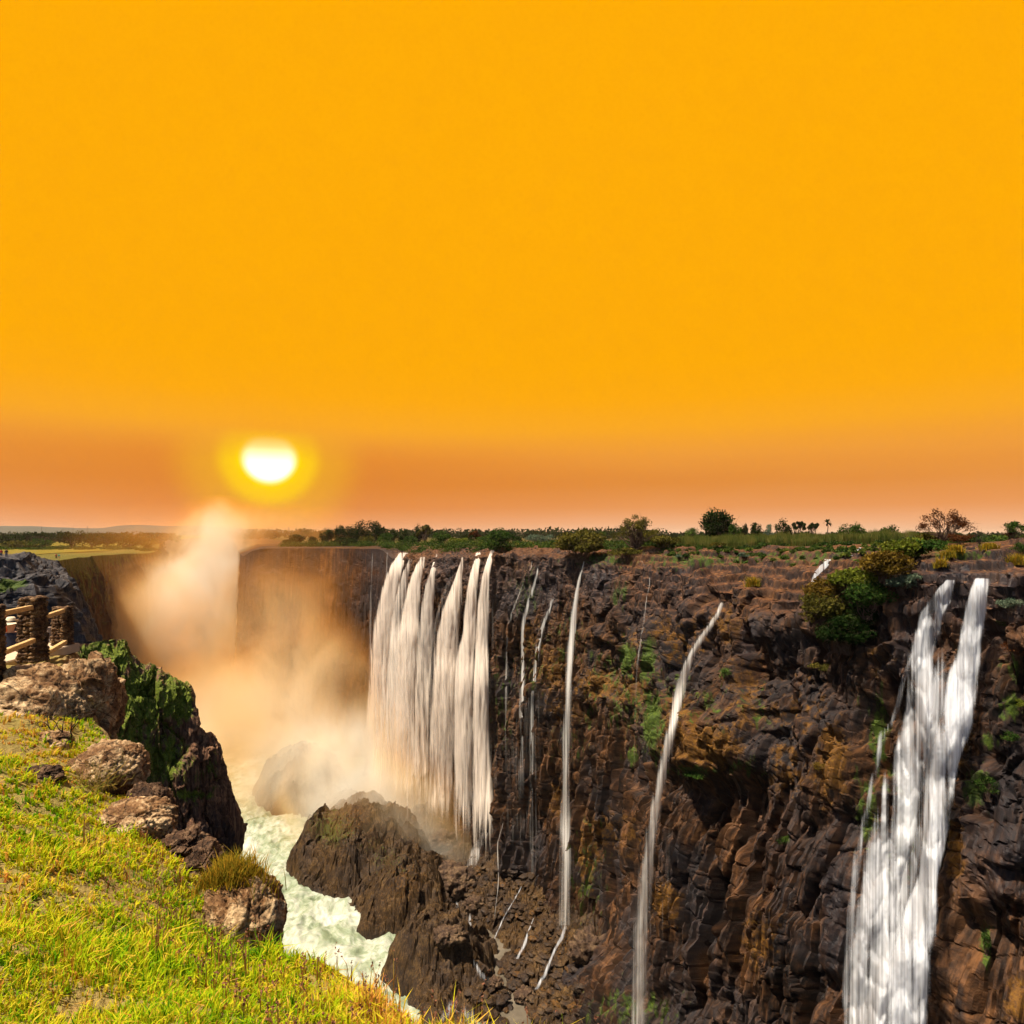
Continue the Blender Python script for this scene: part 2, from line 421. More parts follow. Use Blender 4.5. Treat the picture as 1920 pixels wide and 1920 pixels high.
# ---- the long right-hand wall of the gorge
def pf(zb, zt, zr, d, back=-70, zbb=None):
    zbb = zb if zbb is None else zbb
    return [(back, zbb - 1.0), (-30, zb), (-12, zt), (0, zr), (d[0], min(-20, zr - 6)), (d[1], -45), (d[2], -75), (d[3], -95), (d[4], -106)]
dA = (.5, 1, 2, 4, 6); dB = (1.5, 4, 6, 9, 14); dC = (2, 5, 9, 14, 22); dD = (4, 11, 18, 25, 30)
keysR = [
    (438, 900, pf(-7, -7, -8.5, dA)), (441, 560, pf(-7, -7, -9.5, dA)), (446, 420, pf(-7, -7.5, -11.5, dA)), (455, 345, pf(-7, -8, -12.5, dA)),
    (472, 330, pf(-6.8, -7.2, -8.8, dA)), (492, 325, pf(-6.6, -7, -7.6, dA)), (600, 305, pf(-6, -6.4, -7.0, dA)), (715, 282, pf(-5.6, -6, -6.8, dA)),
    (735, 264, pf(-5.2, -6.3, -10.5, dB)), (800, 243, pf(-5, -6, -9.5, dB)), (870, 222, pf(-4.6, -5.6, -8.5, dB)), (925, 206, pf(-4.2, -5, -6.6, dB)),
    (1010, 185, pf(-3.6, -4.6, -6.6, dC)), (1090, 169, pf(-3, -4.6, -7.6, dC)), (1200, 145, pf(-2.6, -4.8, -8.2, dC)),
    (1340, 118, pf(-2.2, -4.8, -9.5, dD)), (1420, 108, pf(-2.0, -4.8, -9.2, dD)), (1500, 100, pf(-1.9, -4.4, -8.6, dD)), (1600, 92, pf(-1.5, -3.8, -7.4, dD)),
    (1700, 85, pf(-.8, -2.7, -5.6, dD)), (1800, 80, pf(-.8, -2.6, -6.0, dD)), (1865, 77, pf(-.8, -2.4, -5.4, dD)), (1890, 75, pf(-.7, -1.9, -4.2, dD)),
    (2000, 71, pf(-.6, -1.8, -4, dD)), (2500, 58, pf(-.6, -1.8, -4, dD)), (3600, 40, pf(-.6, -1.8, -4, dD))]
V, dd, planR, norR, profR = sheet(keysR, 1, 1900, 640, [.35, .8, 1.3, 1.3, 1.2, 1, .9, .5])
N = grid_normals(V); N = flat_orient(V, N, np.concatenate([np.repeat(norR[:, None, :], V.shape[1], 1), np.full(V.shape[:2] + (1,), .6)], -1))
N = blur(blur(N, 5, 0), 5, 1); N /= np.linalg.norm(N, axis=-1, keepdims=True)
fl = V.reshape(-1, 3); px, py = pxpy(V)
px = np.where(V[..., 1] > 1, px, 9999); 
uvR = np.stack([np.repeat(np.concatenate([[0], np.cumsum(np.linalg.norm(np.diff(planR, axis=0), axis=1))])[:, None], V.shape[1], 1), np.cumsum(np.concatenate([np.zeros((V.shape[0], 1)), np.linalg.norm(np.diff(V, axis=1), axis=2)], 1), 1)], -1)
nrm = sstep(720, 760, px)                                    # 0 on the far promontory
big = fbm(fl * [.045, .045, .018] + 5, 3).reshape(px.shape)
f1 = facets(fl * [.11, .11, .06] + 1.3, 1).reshape(px.shape)
f2 = facets(fl * [.36, .36, .17] + fbm(fl * .1, 2)[:, None] * .6, 2, .5).reshape(px.shape)
f3 = facets(fl * [.95, .95, .6], 3, .4).reshape(px.shape)
rg = fbm(np.stack([np.repeat(planR[:, 0:1], V.shape[1], 1).ravel(), np.repeat(planR[:, 1:2], V.shape[1], 1).ravel(), V[..., 2].ravel()], 1) * [.6, .6, .05], 4, .55, True).reshape(px.shape)
wall = sstep(-1, 4, dd)
top = 1 - wall
f0 = facets(fl * [.045, .045, .03] + 7.7 + .35 * fbm(fl * .05 + 4, 3)[:, None], 5, .2).reshape(px.shape)
low_ = sstep(-32, -48, V[..., 2] + 6 * big)
flc = np.stack([np.repeat(planR[:, 0:1], V.shape[1], 1).ravel(), np.repeat(planR[:, 1:2], V.shape[1], 1).ravel(), V[..., 2].ravel()], 1)
f4 = facets(flc * [.42, .42, .035] + 2.2, 6, .7, 1.3).reshape(px.shape)
b2 = lambda a, k: blur(blur(a, k, 0), k, 1)
f0 = b2(f0, 3); f1 = b2(f1, 2); f2 = b2(f2, 1); f4 = blur(f4, 2, 1); low_ = np.maximum(low_, sstep(-14, -30, V[..., 2]) * sstep(1180, 1000, px))
f5 = facets(flc * [1.05, 1.05, .06] + 4.4, 7, .5).reshape(px.shape)
colz = np.clip(low_ + blobs(px, py, [(1040, 1075, 110, 50, .9), (1600, 1260, 60, 60, .5)]) - blobs(px, py, [(1250, 1900, 120, 60, .8), (1880, 1650, 70, 90, .8)]), 0, 1)
f5 = blur(f5, 2, 1); f6 = facets(flc * [.30, .30, .22] + 9.1, 8, .6).reshape(px.shape)
disp = wall * ((2.4 - 1.0 * colz) * big + (3.0 - 1.0 * colz) * f0 + (2.6 - 2.2 * colz) * f1 + (1.8 - 1.4 * colz) * f2 + (.35 + 2.4 * colz) * f4 + .8 * colz * f6 + (.1 + 1.0 * colz) * f5 + (.5 - .3 * colz) * f3 + (.05 + .4 * colz) * rg) * (.8 + .2 * nrm)
# terraces of broken ledges on the lip
zz = V[..., 2]
lip = sstep(-32, -6, dd) * top
disp += lip * (1.3 * f1 + 1.1 * f2 + .35 * f3) * nrm + top * (1 - lip) * .15 * big
feat = bumps(px, py, [
    (1340, 1395, 95, 62, 5.5), (1360, 1510, 110, 55, -2.5), (1440, 1150, 95, 55, 4.5), (1405, 1230, 18, 60, -4.5), (1345, 1105, 30, 30, -4.5),
    (1475, 1350, 16, 60, -3.5), (1560, 1400, 60, 110, 3.0), (1660, 1500, 50, 220, -3.5), (1780, 1180, 60, 110, -3.5), (1700, 1130, 50, 40, 1.8),
    (1895, 1130, 28, 90, 4.), (1850, 1330, 40, 80, 1.5), (1290, 1110, 40, 70, 2.2), (1120, 1290, 60, 50, 2.), (1150, 1100, 20, 50, -2.5),
    (1000, 1350, 60, 60, 1.2), (1500, 1700, 90, 200, 2.), (1180, 1700, 60, 150, -1.5), (1870, 1640, 60, 60, 3.), (1860, 1760, 60, 50, -2.),
    (1080, 1860, 70, 70, 4.), (1620, 1260, 30, 50, 2.5), (1660, 1310, 18, 40, -3.)])
disp += feat * wall
V = V + N * disp[..., None]
# ledge steps: squash height into strata on the lip
st = 1.6
zq = np.round(V[..., 2] / st + 1.6 * perlin(fl * .1).reshape(px.shape) + .5 * f1) * st
V[..., 2] = np.where((dd < 3) & (dd > -26), V[..., 2] + (zq - V[..., 2]) * .6 * (nrm * sstep(1050, 1200, px) * sstep(-26, -18, dd) * (1 - sstep(0, 3, dd))), V[..., 2])
V[..., 2] = np.where((dd < 4) & (dd > -30), b2(V[..., 2], 1), V[..., 2])
px, py = pxpy(V); px = np.where(V[..., 1] > 1, px, 9999)
Vr = V
moss = blobs(px, py, [(1150, 1260, 70, 60, .42), (1060, 1200, 60, 80, .4), (1180, 1330, 60, 80, .5), (1000, 1250, 50, 80, .42), (1320, 1330, 50, 60, .42), (1400, 1440, 70, 30, .45), (1300, 1050, 150, 22, .52), (1520, 1045, 140, 20, .5), (1130, 1050, 80, 14, .6), (1800, 1040, 90, 14, .6), (1420, 1330, 50, 60, .4), (1060, 1400, 60, 40, .4), (1760, 1540, 30, 60, .5), (1690, 1520, 50, 120, .45), (1215, 1245, 22, 45, .8), (1225, 1350, 28, 75, .85), (1175, 1235, 20, 50, .75), (1185, 1420, 14, 30, .6), (1160, 1110, 22, 40, .55),
    (985, 1110, 40, 70, .45), (1105, 1330, 18, 70, .5), (1650, 1380, 24, 90, .75), (1625, 1520, 26, 90, .7), (1690, 1600, 60, 90, .45), (1835, 1475, 28, 45, .85), (1895, 1325, 40, 30, .7), (1900, 1250, 30, 30, .5),
    (1855, 1390, 22, 20, .7), (1470, 1576, 13, 10, 1), (1360, 1262, 14, 10, .9), (1850, 1770, 16, 60, .7), (1300, 1445, 55, 12, .7), (1800, 1240, 20, 40, .4), (1700, 1030, 60, 25, .7), (1640, 1330, 50, 50, .35),
    (1180, 1890, 120, 60, .45), (1100, 1640, 50, 120, .45), (940, 1320, 30, 130, .4), (1260, 1300, 60, 100, .35)])
rust = blobs(px, py, [(1180, 1290, 70, 50, .55), (1270, 1350, 60, 60, .6), (1400, 1280, 60, 70, .5), (1000, 1200, 50, 60, .45), (1360, 1170, 60, 60, .5), (1270, 1210, 60, 60, .5), (1480, 1460, 60, 50, .5), (1060, 1330, 50, 50, .5), (1640, 1230, 60, 40, .4), (1130, 1560, 50, 60, .5), (1240, 1180, 50, 40, .5), (1320, 1400, 80, 50, .85), (1560, 1430, 35, 85, .85), (1480, 1420, 60, 60, .45), (1040, 1255, 50, 60, .6), (1125, 1285, 60, 40, .7), (1245, 1690, 35, 50, .75), (1100, 1600, 30, 90, .6),
    (1045, 1500, 25, 60, .55), (1790, 1600, 30, 80, .7), (1800, 1400, 40, 50, .5), (1500, 1330, 120, 60, .4), (1640, 1270, 40, 40, .4), (1310, 1180, 60, 40, .45), (1180, 1200, 80, 40, .4),
    (1420, 1760, 50, 90, .5), (1910, 1880, 30, 60, .8), (880, 1190, 20, 80, .5), (1180, 1560, 40, 80, .4), (1400, 1330, 50, 60, .45), (1520, 1260, 60, 40, .35)])
wet_shade = blobs(px, py, [(1000, 1100, 80, 45, .6), (1130, 1090, 40, 40, .8), (1260, 1090, 60, 40, .45), (1690, 1060, 40, 25, .8), (1790, 1070, 60, 20, .8), (1895, 1120, 30, 60, .95), (1720, 1180, 50, 60, .7), (1560, 1160, 50, 60, .6),
    (1400, 1220, 22, 60, .8), (1350, 1500, 80, 30, .6), (1680, 1250, 50, 60, .6), (1870, 1650, 60, 70, .6), (1560, 1700, 40, 150, .5), (1800, 1130, 90, 60, .6), (870, 1070, 120, 25, .5), (1440, 1550, 60, 100, .35), (1860, 1500, 40, 60, .5), (1020, 1850, 100, 80, .3)])  # damp dark rock; crevice and overhang underside patches paint shade into the colour
wet_shade = np.where(dd < -4, 0, wet_shade)
topm = np.clip((1 - sstep(0, 3, dd)) * .8 + .35 * blobs(px, py, [(1300, 1180, 100, 60, 1.), (1260, 1080, 120, 60, 1.)]), 0, 1) * nrm
nr_, nc_ = V.shape[:2]
# the far promontory keeps its own finer-streaked stone: split the sheet where the curtain of water hides the seam
mid = int(np.argmin(np.abs((960 + F * planR[:, 0] / planR[:, 1]) - 742) + (planR[:, 1] > 300) * 1e3))
def part_sheet(name, a, b, mat, **kw):
    s = slice(a, b)
    at = {k: q[s].ravel() for k, q in (('moss', moss), ('rust', rust), ('wet_shade', wet_shade), ('top', topm))}
    return tag(mesh_np(name, V[s].reshape(-1, 3), grid_faces(b - a, nc_), mat, attrs=at, uv=uvR[s].reshape(-1, 2)), kind='structure')
part_sheet('cliff', mid, nr_, M['cliff'])
part_sheet('far_cliff', 0, mid + 1, M['farwall'])
add_bvh(V)

# ---- gorge floor: broken rock hummocks between river and pool, talus under the wall
def wall_dist(x, y):
    """distance out from the rim line of the main wall (positive in the gorge)"""
    sel = (planR[:, 1] < 290) & (planR[:, 1] > 50)
    pl = planR[sel][::4]; no = norR[sel][::4]
    xs = x.ravel(); ys = y.ravel(); out = np.zeros(len(xs))
    for a in range(0, len(xs), 20000):
        dx = xs[a:a + 20000, None] - pl[None, :, 0]; dy = ys[a:a + 20000, None] - pl[None, :, 1]
        k = np.argmin(dx * dx + dy * dy, 1); r = np.arange(len(k))
        out[a:a + 20000] = dx[r, k] * no[k, 0] + dy[r, k] * no[k, 1]
    return out.reshape(x.shape)
gx = np.linspace(-125, 45, 430); gy = np.linspace(92, 300, 520)
GX, GY = np.meshgrid(gx, gy, indexing='ij')
fl = np.stack([GX.ravel(), GY.ravel(), np.zeros(GX.size)], 1)
wob = fbm(fl * .06, 3).reshape(GX.shape); wob2 = fbm(fl * .06 + 40, 3).reshape(GX.shape)
h = np.zeros_like(GX)
for (cx, cy, rx, ry, rot, H, p) in [(-84, 248, 19, 26, .3, 19, 3.), (-66, 225, 12, 14, .5, 9, 3.), (-49, 197, 21, 24, .35, 20, 3.2), (-31, 170, 15, 15, .4, 14, 3.), (-36, 180, 16, 16, .2, 13, 3.),
                                  (-19, 149, 13, 15, .3, 12.5, 3.5), (-14, 136, 12, 12, .3, 9, 3.), (-30, 212, 12, 14, 0, 10, 2.5), (-12, 196, 4, 3.5, 0, 7, 2.)]:
    a = math.cos(rot); b = math.sin(rot)
    x = (GX + 5 * wob - cx - 3); y = (GY + 4 * wob2 - cy)
    r = np.sqrt(((x * a + y * b) / rx) ** 2 + ((-x * b + y * a) / ry) ** 2)
    h = np.maximum(h, H * .9 * (1 - np.clip(r, 0, 1.0) ** (p * .7)))
dw = wall_dist(GX, GY)
tal = np.clip(15 * (1 - (dw - 6) / 24), 0, 16) * sstep(208, 175, GY) + 1.2 * np.clip(1 - np.abs(dw - 20) / 22, 0, 1) * sstep(165, 140, GY)
h = np.maximum(h, tal)
fa = facets(fl * .11 + 3, 11, .3).reshape(GX.shape); fb = facets(fl * .33 + 3, 12, .4).reshape(GX.shape); fc = facets(fl * .8, 13, .3).reshape(GX.shape)
amp = np.clip(h / 4, .25, 1.)
Zg = -103.6 + 3.2 * sstep(.2, 2.5, h) + h + np.clip(h / 8, 0, 1) * 3.5 * wob2 + amp * (1.8 * blur(blur(fa, 1, 0), 1, 1) + 1.3 * fb + .95 * fc + .6 * wob)
low = (h < .3) & (dw > 12) & (GY < 175) & (GX > -22)
Zg = np.where(low, Zg + 3.2, Zg)
Zg = Zg - 2.6 * sstep(1.25, .7, np.sqrt(((GX + 6) / 8.5) ** 2 + ((GY - 156) / 7) ** 2))
Vg = np.stack([GX + .8 * amp * fb, GY + .8 * amp * fa, Zg], -1)
pxg, pyg = pxpy(Vg)
mg = blobs(pxg, pyg, [(620, 1560, 60, 60, .55), (700, 1620, 90, 60, .5), (1080, 1760, 60, 90, .4), (1120, 1880, 80, 60, .5), (980, 1650, 60, 90, .35)]) * sstep(6, 14, h)
rgm = blobs(pxg, pyg, [(650, 1540, 90, 60, .4), (760, 1650, 60, 60, .4), (1080, 1780, 60, 60, .4)])
wg = 1 - sstep(.5, 3.5, h)
tag(mesh_np('gorge_floor', Vg.reshape(-1, 3), grid_faces(430, 520, flip=True), M['gorge'], attrs={'moss': mg.ravel(), 'rust': rgm.ravel(), 'wet_shade': (.7 * wg).ravel(), 'top': np.zeros(GX.size)}), kind='structure')
add_bvh(Vg)

# ---- left wall of the gorge, far side
dL = [(0.8), 3, 6, 9, 12]
def pl_(zb, zr, d=(2, 5, 9, 13, 16)):
    return [(-60, zb - 1), (-25, zb), (-8, zb - .4), (0, zr), (d[0], -22), (d[1], -45), (d[2], -70), (d[3], -92), (d[4], -106)]
keysL = [(-500, 110, pl_(-8.5, -9.2)), (-100, 160, pl_(-9, -9.7)), (20, 196, pl_(-9.2, -10)), (70, 222, pl_(-9.4, -10.4)), (125, 262, pl_(-9.6, -10.6)), (170, 300, pl_(-10, -11)),
         (185, 322, pl_(-10, -11.)), (250, 362, pl_(-10.5, -11.5)), (282, 388, pl_(-10.5, -12)), (293, 420, pl_(-10.5, -12)), (297, 520, pl_(-10.5, -12)), (300, 900, pl_(-10.5, -12))]
V, dd, planL, norL, _ = sheet(keysL, 1, 700, 330, [.4, .6, 1, 1.2, 1, 1, .8, .5])
outw = np.concatenate([np.repeat(norL[:, None, :], V.shape[1], 1), np.full(V.shape[:2] + (1,), .6)], -1)
N = flat_orient(V, grid_normals(V), outw); N = blur(blur(N, 3, 0), 3, 1); N /= np.linalg.norm(N, axis=-1, keepdims=True)
fl = V.reshape(-1, 3); px, py = pxpy(V)
wall = sstep(-1, 3, dd)
disp = wall * (5 * fbm(fl * [.03, .03, .008] + 9, 3) + 2.5 * facets(fl * [.08, .08, .03], 21) + .9 * facets(fl * [.25, .25, .08], 22) + .8 * fbm(fl * [.2, .2, .03], 3, .5, True)).reshape(px.shape)
V = V + N * disp[..., None]; px, py = pxpy(V)
at = {'moss': (np.maximum(.95 * (1 - sstep(-1, 2, dd)), 0) + blobs(px, py, [(170, 1100, 60, 60, .5), (60, 1060, 60, 12, .5), (125, 1060, 60, 14, .6), (200, 1120, 30, 80, .4)])).ravel(), 'rust': blobs(px, py, [(200, 1060, 60, 40, .4)]).ravel(), 'wet_shade': np.zeros(px.size), 'top': np.zeros(px.size)}
tag(mesh_np('left_cliff', V.reshape(-1, 3), grid_faces(*V.shape[:2]), M['farcliff'], attrs=at), kind='structure')
add_bvh(V)

# ---- dark grey bluff at the left edge, with a grassy shelf
def pb(z1, sh=0, z2=-8.2):
    return [(-30, z1 - .6), (-6, z1), (0, z1 - .2), (1.2, -7.2), (3.5 + sh, z2), (6 + sh, z2 - .8), (7.5 + sh, -12), (10 + sh * 1.1, -20), (12 + sh * 1.2, -45), (16 + sh * 1.2, -106)]
keysB = [(-700, 88, pb(-3.6)), (-200, 98, pb(-3.7)), (0, 106, pb(-4)), (46, 108, pb(-3.7)), (50, 112, pb(-4.2, .3)), (52, 135, pb(-5, .6)), (53, 190, pb(-6, .6))]
V, dd, planB, norB, _ = sheet(keysB, 1, 420, 300, [.3, .5, 1.2, 1.2, 1.2, 1.2, 1, .5, .3], 4)
outw = np.concatenate([np.repeat(norB[:, None, :], V.shape[1], 1), np.full(V.shape[:2] + (1,), .6)], -1)
N = flat_orient(V, grid_normals(V), outw); N = blur(blur(N, 3, 0), 3, 1); N /= np.linalg.norm(N, axis=-1, keepdims=True)
fl = V.reshape(-1, 3)
disp = (sstep(-5, 0, dd) * (.9 * facets(fl * [.3, .3, .2], 31) + .4 * facets(fl * [.8, .8, .5], 32) + .5 * fbm(fl * .2, 3))).reshape(dd.shape) if False else sstep(-5, 0, dd) * (.9 * facets(fl * [.3, .3, .2], 31) + .4 * facets(fl * [.8, .8, .5], 32) + .5 * fbm(fl * .2, 3)).reshape(dd.shape)
V = V + N * disp[..., None]; px, py = pxpy(V)
shelf = sstep(3, 3.8, dd) * (1 - sstep(5.6, 6.6, dd)) * (1 - sstep(44, 56, px))
tag(mesh_np('grey_bluff', V.reshape(-1, 3), grid_faces(*V.shape[:2]), M['bluff'], attrs={'moss': shelf.ravel(), 'rust': np.zeros(px.size), 'wet_shade': np.zeros(px.size), 'top': np.zeros(px.size)}), kind='structure')
add_bvh(V)

# ---- green ridge running down into the gorge
cont = [(60, 1215), (120, 1205), (165, 1203), (200, 1198), (235, 1201), (247, 1226), (270, 1245), (290, 1243), (308, 1260), (330, 1276), (352, 1288), (361, 1310), (363, 1345), (372, 1362), (388, 1378), (402, 1400), (409, 1430), (424, 1468), (436, 1500), (443, 1545), (446, 1620), (447, 1720), (448, 1850)]
keysK = []
for (a, b) in cont:
    D = 62 + (a - 60) * .03
    z = (1000 - b) / F * D
    keysK.append((a, D, [(-9, -106), (-5, z - 18), (-2.2, z - 3), (-.6, z - .3), (0.3, z), (1.6, z - 2.2), (3.5, z - 8), (5.5, z - 18), (7.5, z - 34), (11, -106)]))
V, dd, _, norK, _ = sheet(keysK, 1, 520, 420, [.25, .4, .8, 2, 2, 1.6, 1.3, 1.2, .7], 2)
outw = np.concatenate([np.repeat(norK[:, None, :], V.shape[1], 1), np.zeros(V.shape[:2] + (1,))], -1) * np.where(dd < 0, -1, 1)[..., None]; outw[..., 2] = .3
N = flat_orient(V, grid_normals(V), outw); N = blur(blur(N, 4, 0), 4, 1); N /= np.linalg.norm(N, axis=-1, keepdims=True)
fl = V.reshape(-1, 3)
disp = (1.3 * fbm(fl * [.12, .12, .06] + 3, 3) + 1.0 * facets(fl * [.3, .3, .12], 41) + .5 * facets(fl * [.9, .9, .4], 42) + .22 * facets(fl * [2, 2, 1.2], 43) + .3 * fbm(fl * [.9, .9, .2], 3, .5, True)).reshape(dd.shape)
V = V + N * disp[..., None] * (.45 + .55 * sstep(0, 2, np.abs(dd)))[..., None]; px, py = pxpy(V)
mk = blobs(px, py, [(200, 1240, 70, 60, .95), (260, 1310, 80, 90, .9), (330, 1310, 40, 60, .95), (300, 1420, 70, 70, .75), (350, 1500, 30, 50, .4), (350, 1490, 50, 12, .8), (395, 1440, 30, 60, .45), (250, 1380, 50, 60, .7)])
tag(mesh_np('rock_ridge', V.reshape(-1, 3), grid_faces(*V.shape[:2]), M['ridge'], attrs={'moss': mk.ravel(), 'rust': np.zeros(px.size), 'wet_shade': blobs(px, py, [(280, 1520, 40, 90, .4)]).ravel(), 'top': np.zeros(px.size)}), kind='structure')  # low dark patch paints the shaded ridge face into the colour
ridgeV = V
add_bvh(V, 2)

bV = np.concatenate([a for a, _ in bvh_src]); off = 0; bF = []
for a, f in bvh_src:
    bF.append(f + off); off += len(a)
BV = BVHTree.FromPolygons([tuple(v) for v in bV.tolist()], [tuple(f) for f in np.concatenate(bF).tolist()])
def cast(px, py):
    d = Vector(((px - 960) / F, 1, (1000 - py) / F)); ln = d.length
    h = BV.ray_cast(Vector((0, 0, 0)), d / ln)
    return None if h[0] is None else h[0]
def ground(x, y, z0=60):
    h = BV.ray_cast(Vector((x, y, z0)), Vector((0, 0, -1)))
    return h[0].z if h[0] is not None else None

# ---- plains beyond both rims
def plain(name, inner, outer, mat):
    pts = [Vector(p) for p in inner] + [Vector(p) for p in outer]
    from mathutils.geometry import tessellate_polygon
    tri = tessellate_polygon([[Vector((p.x, p.y, 0)) for p in pts]])
    V = np.array([tuple(p) for p in pts]); f = np.array(tri)
    a = V[f]; nz = np.cross(a[:, 1] - a[:, 0], a[:, 2] - a[:, 0])[:, 2]
    f[nz < 0] = f[nz < 0][:, ::-1]
    return tag(mesh_np(name, V, f, mat), kind='structure')
def grassland(name, a, b, c, s=.03):
    t = NT(name); v = t.coord(); n = t.noise(v, s, 7, .65); n2 = t.noise(v, s * 15, 4, .6)
    cc = t.mix(t.ramp(n2, [(.35, (0,) * 3), (.65, (1,) * 3)]), t.ramp(n, [(.35, a), (.5, b), (.65, c)]), t.ramp(n, [(.35, c), (.65, a)]))
    return t.surf(t.principled(cc, .95, t.bump(n2, .4), .1))
M['plainR'] = grassland('scrub_ground', (.03, .04, .01, 1), (.06, .055, .014, 1), (.10, .045, .015, 1))
M['plainL'] = grassland('dry_grassland', (.07, .085, .008, 1), (.14, .12, .012, 1), (.20, .11, .02, 1))
sel = range(0, len(planR), 12)
inner = []
for i in sel:
    p = planR[i] - norR[i] * 42
    zb = np.interp(-42, profR[:, 0, i], profR[:, 1, i])
    inner.append((p[0], p[1], zb + .25))
plain('plain', inner, [(3000, 40, -3), (6500, 2000, -8), (6500, 7000, -8), (-2600, 7000, -8)], M['plainR'])
inner = []
for i in range(0, len(planL), 8):
    p = planL[i] - norL[i] * 22
    inner.append((p[0], p[1], np.interp(planL[i, 1], [160, 400], [-9.0, -10.3])))
plain('grassland', inner, [(-2750, 7000, -14), (-7000, 7000, -14), (-7000, 60, -10)], M['plainL'])
inner = []
# ---- river and pool
RX, RY = np.meshgrid(np.linspace(-175, -5, 420), np.linspace(105, 480, 620), indexing='ij')
fl = np.stack([RX.ravel(), RY.ravel(), np.zeros(RX.size)], 1)
rough_ = sstep(330, 210, RY)
wz = (.9 * fbm(fl * [.10, .07, 1], 4, .55, True) + .5 * fbm(fl * [.35, .25, 1], 3, .5, True)).reshape(RX.shape) * (.25 + .75 * rough_) - 3.5 * sstep(10, 15, RX - np.interp(RY, [105, 130, 138, 158, 171, 187, 222, 260], [-12, -17, -23, -34, -45, -61, -79, -100])) * (RY < 250)
t = NT('white_river'); v = t.coord()
wv = t.n('VectorMath', {0: v, 1: t.n('VectorMath', {0: t.n('TexNoise', {'Vector': v, 'Scale': .05, 'Detail': 3.}).outputs['Color'], 1: (22, 22, 0)}, operation='MULTIPLY').outputs[0]}, operation='ADD').outputs[0]
n1 = t.noise(wv, .11, 7, .62, .8); n2 = t.noise(wv, .5, 5, .6, 1.2); 
fo = t.math('ADD', t.math('MULTIPLY', n1, .65), t.math('MULTIPLY', n2, .35))
cc = t.ramp(fo, [(.38, (.13, .16, .09)), (.46, (.22, .26, .17)), (.54, (.34, .36, .28)), (.64, (.48, .49, .42))])
M['river'] = t.surf(t.principled(cc, .55, t.bump(fo, 1.2, .6), .3))
tag(mesh_np('river', np.stack([RX.ravel(), RY.ravel(), -100.2 + wz.ravel()], 1), grid_faces(420, 620, flip=True), M['river'], smooth=True), kind='structure')
t = NT('murky_pool'); v = t.coord(); n1 = t.noise(v, .15, 5, .6); n2 = t.noise(v, 1.2, 4, .6)
M['pool'] = t.surf(t.principled(t.ramp(n1, [(.4, (.085, .07, .05)), (.6, (.14, .115, .085))]), .25, t.bump(n2, .08, .5), .5))
# pool lies inside the rock barrier, a little above the river
pp = [(-40, 232), (-22, 232), (5, 190), (25, 150), (40, 118), (30, 95), (-8, 95), (-10, 128), (-14, 150), (-20, 175), (-32, 195), (-40, 215)]
plain('plunge_pool', [(x, y, -99.6) for x, y in pp], [], M['pool'])

#@@P2S@@
# ------------------------------------------------------------------ generic builders
def tubes(segs, n=5):
    """segs: list of (p0, p1, r0, r1) -> V, F (quads)"""
    s = np.array([list(a) + list(b) + [r0, r1] for a, b, r0, r1 in segs], float)
    p0, p1 = s[:, :3], s[:, 3:6]; d = p1 - p0; d /= np.linalg.norm(d, axis=1)[:, None] + 1e-9
    ref = np.where(np.abs(d[:, 2:3]) > .9, [[1., 0, 0]], [[0, 0, 1.]])
    a = np.cross(d, ref); a /= np.linalg.norm(a, axis=1)[:, None]; b = np.cross(d, a)
    th = np.arange(n) / n * 2 * np.pi
    ring = a[:, None] * np.cos(th)[None, :, None] + b[:, None] * np.sin(th)[None, :, None]
    V = np.concatenate([p0[:, None] + ring * s[:, 6, None, None], p1[:, None] + ring * s[:, 7, None, None]], 1)
    k = np.arange(n); k2 = (k + 1) % n
    f = np.stack([k, k2, k2 + n, k + n], 1)
    Fc = (f[None] + (np.arange(len(s)) * 2 * n)[:, None, None]).reshape(-1, 4)
    return V.reshape(-1, 3), Fc

def leaves(C, size, r, flat=.0):
    n = len(C); a = r.normal(size=(n, 3)); a[:, 2] *= (1 - flat); a /= np.linalg.norm(a, axis=1)[:, None]
    b = np.cross(a, r.normal(size=(n, 3))); b /= np.linalg.norm(b, axis=1)[:, None]
    s = (size * r.uniform(.6, 1.4, n))[:, None]
    V = np.stack([C + a * s, C + b * s * .55, C - a * s, C - b * s * .55], 1).reshape(-1, 3)
    return V, np.arange(4 * n).reshape(-1, 4)

def limb(p0, p1, r0, r1, r, k=4, wig=.12):
    p0 = np.array(p0, float); p1 = np.array(p1, float); L_ = np.linalg.norm(p1 - p0)
    q = [p0 + (p1 - p0) * i / k + (r.normal(size=3) * wig * L_ / k * 1.5 if 0 < i < k else 0) for i in range(k + 1)]
    return [(q[i], q[i + 1], r0 + (r1 - r0) * i / k, r0 + (r1 - r0) * (i + 1) / k) for i in range(k)]

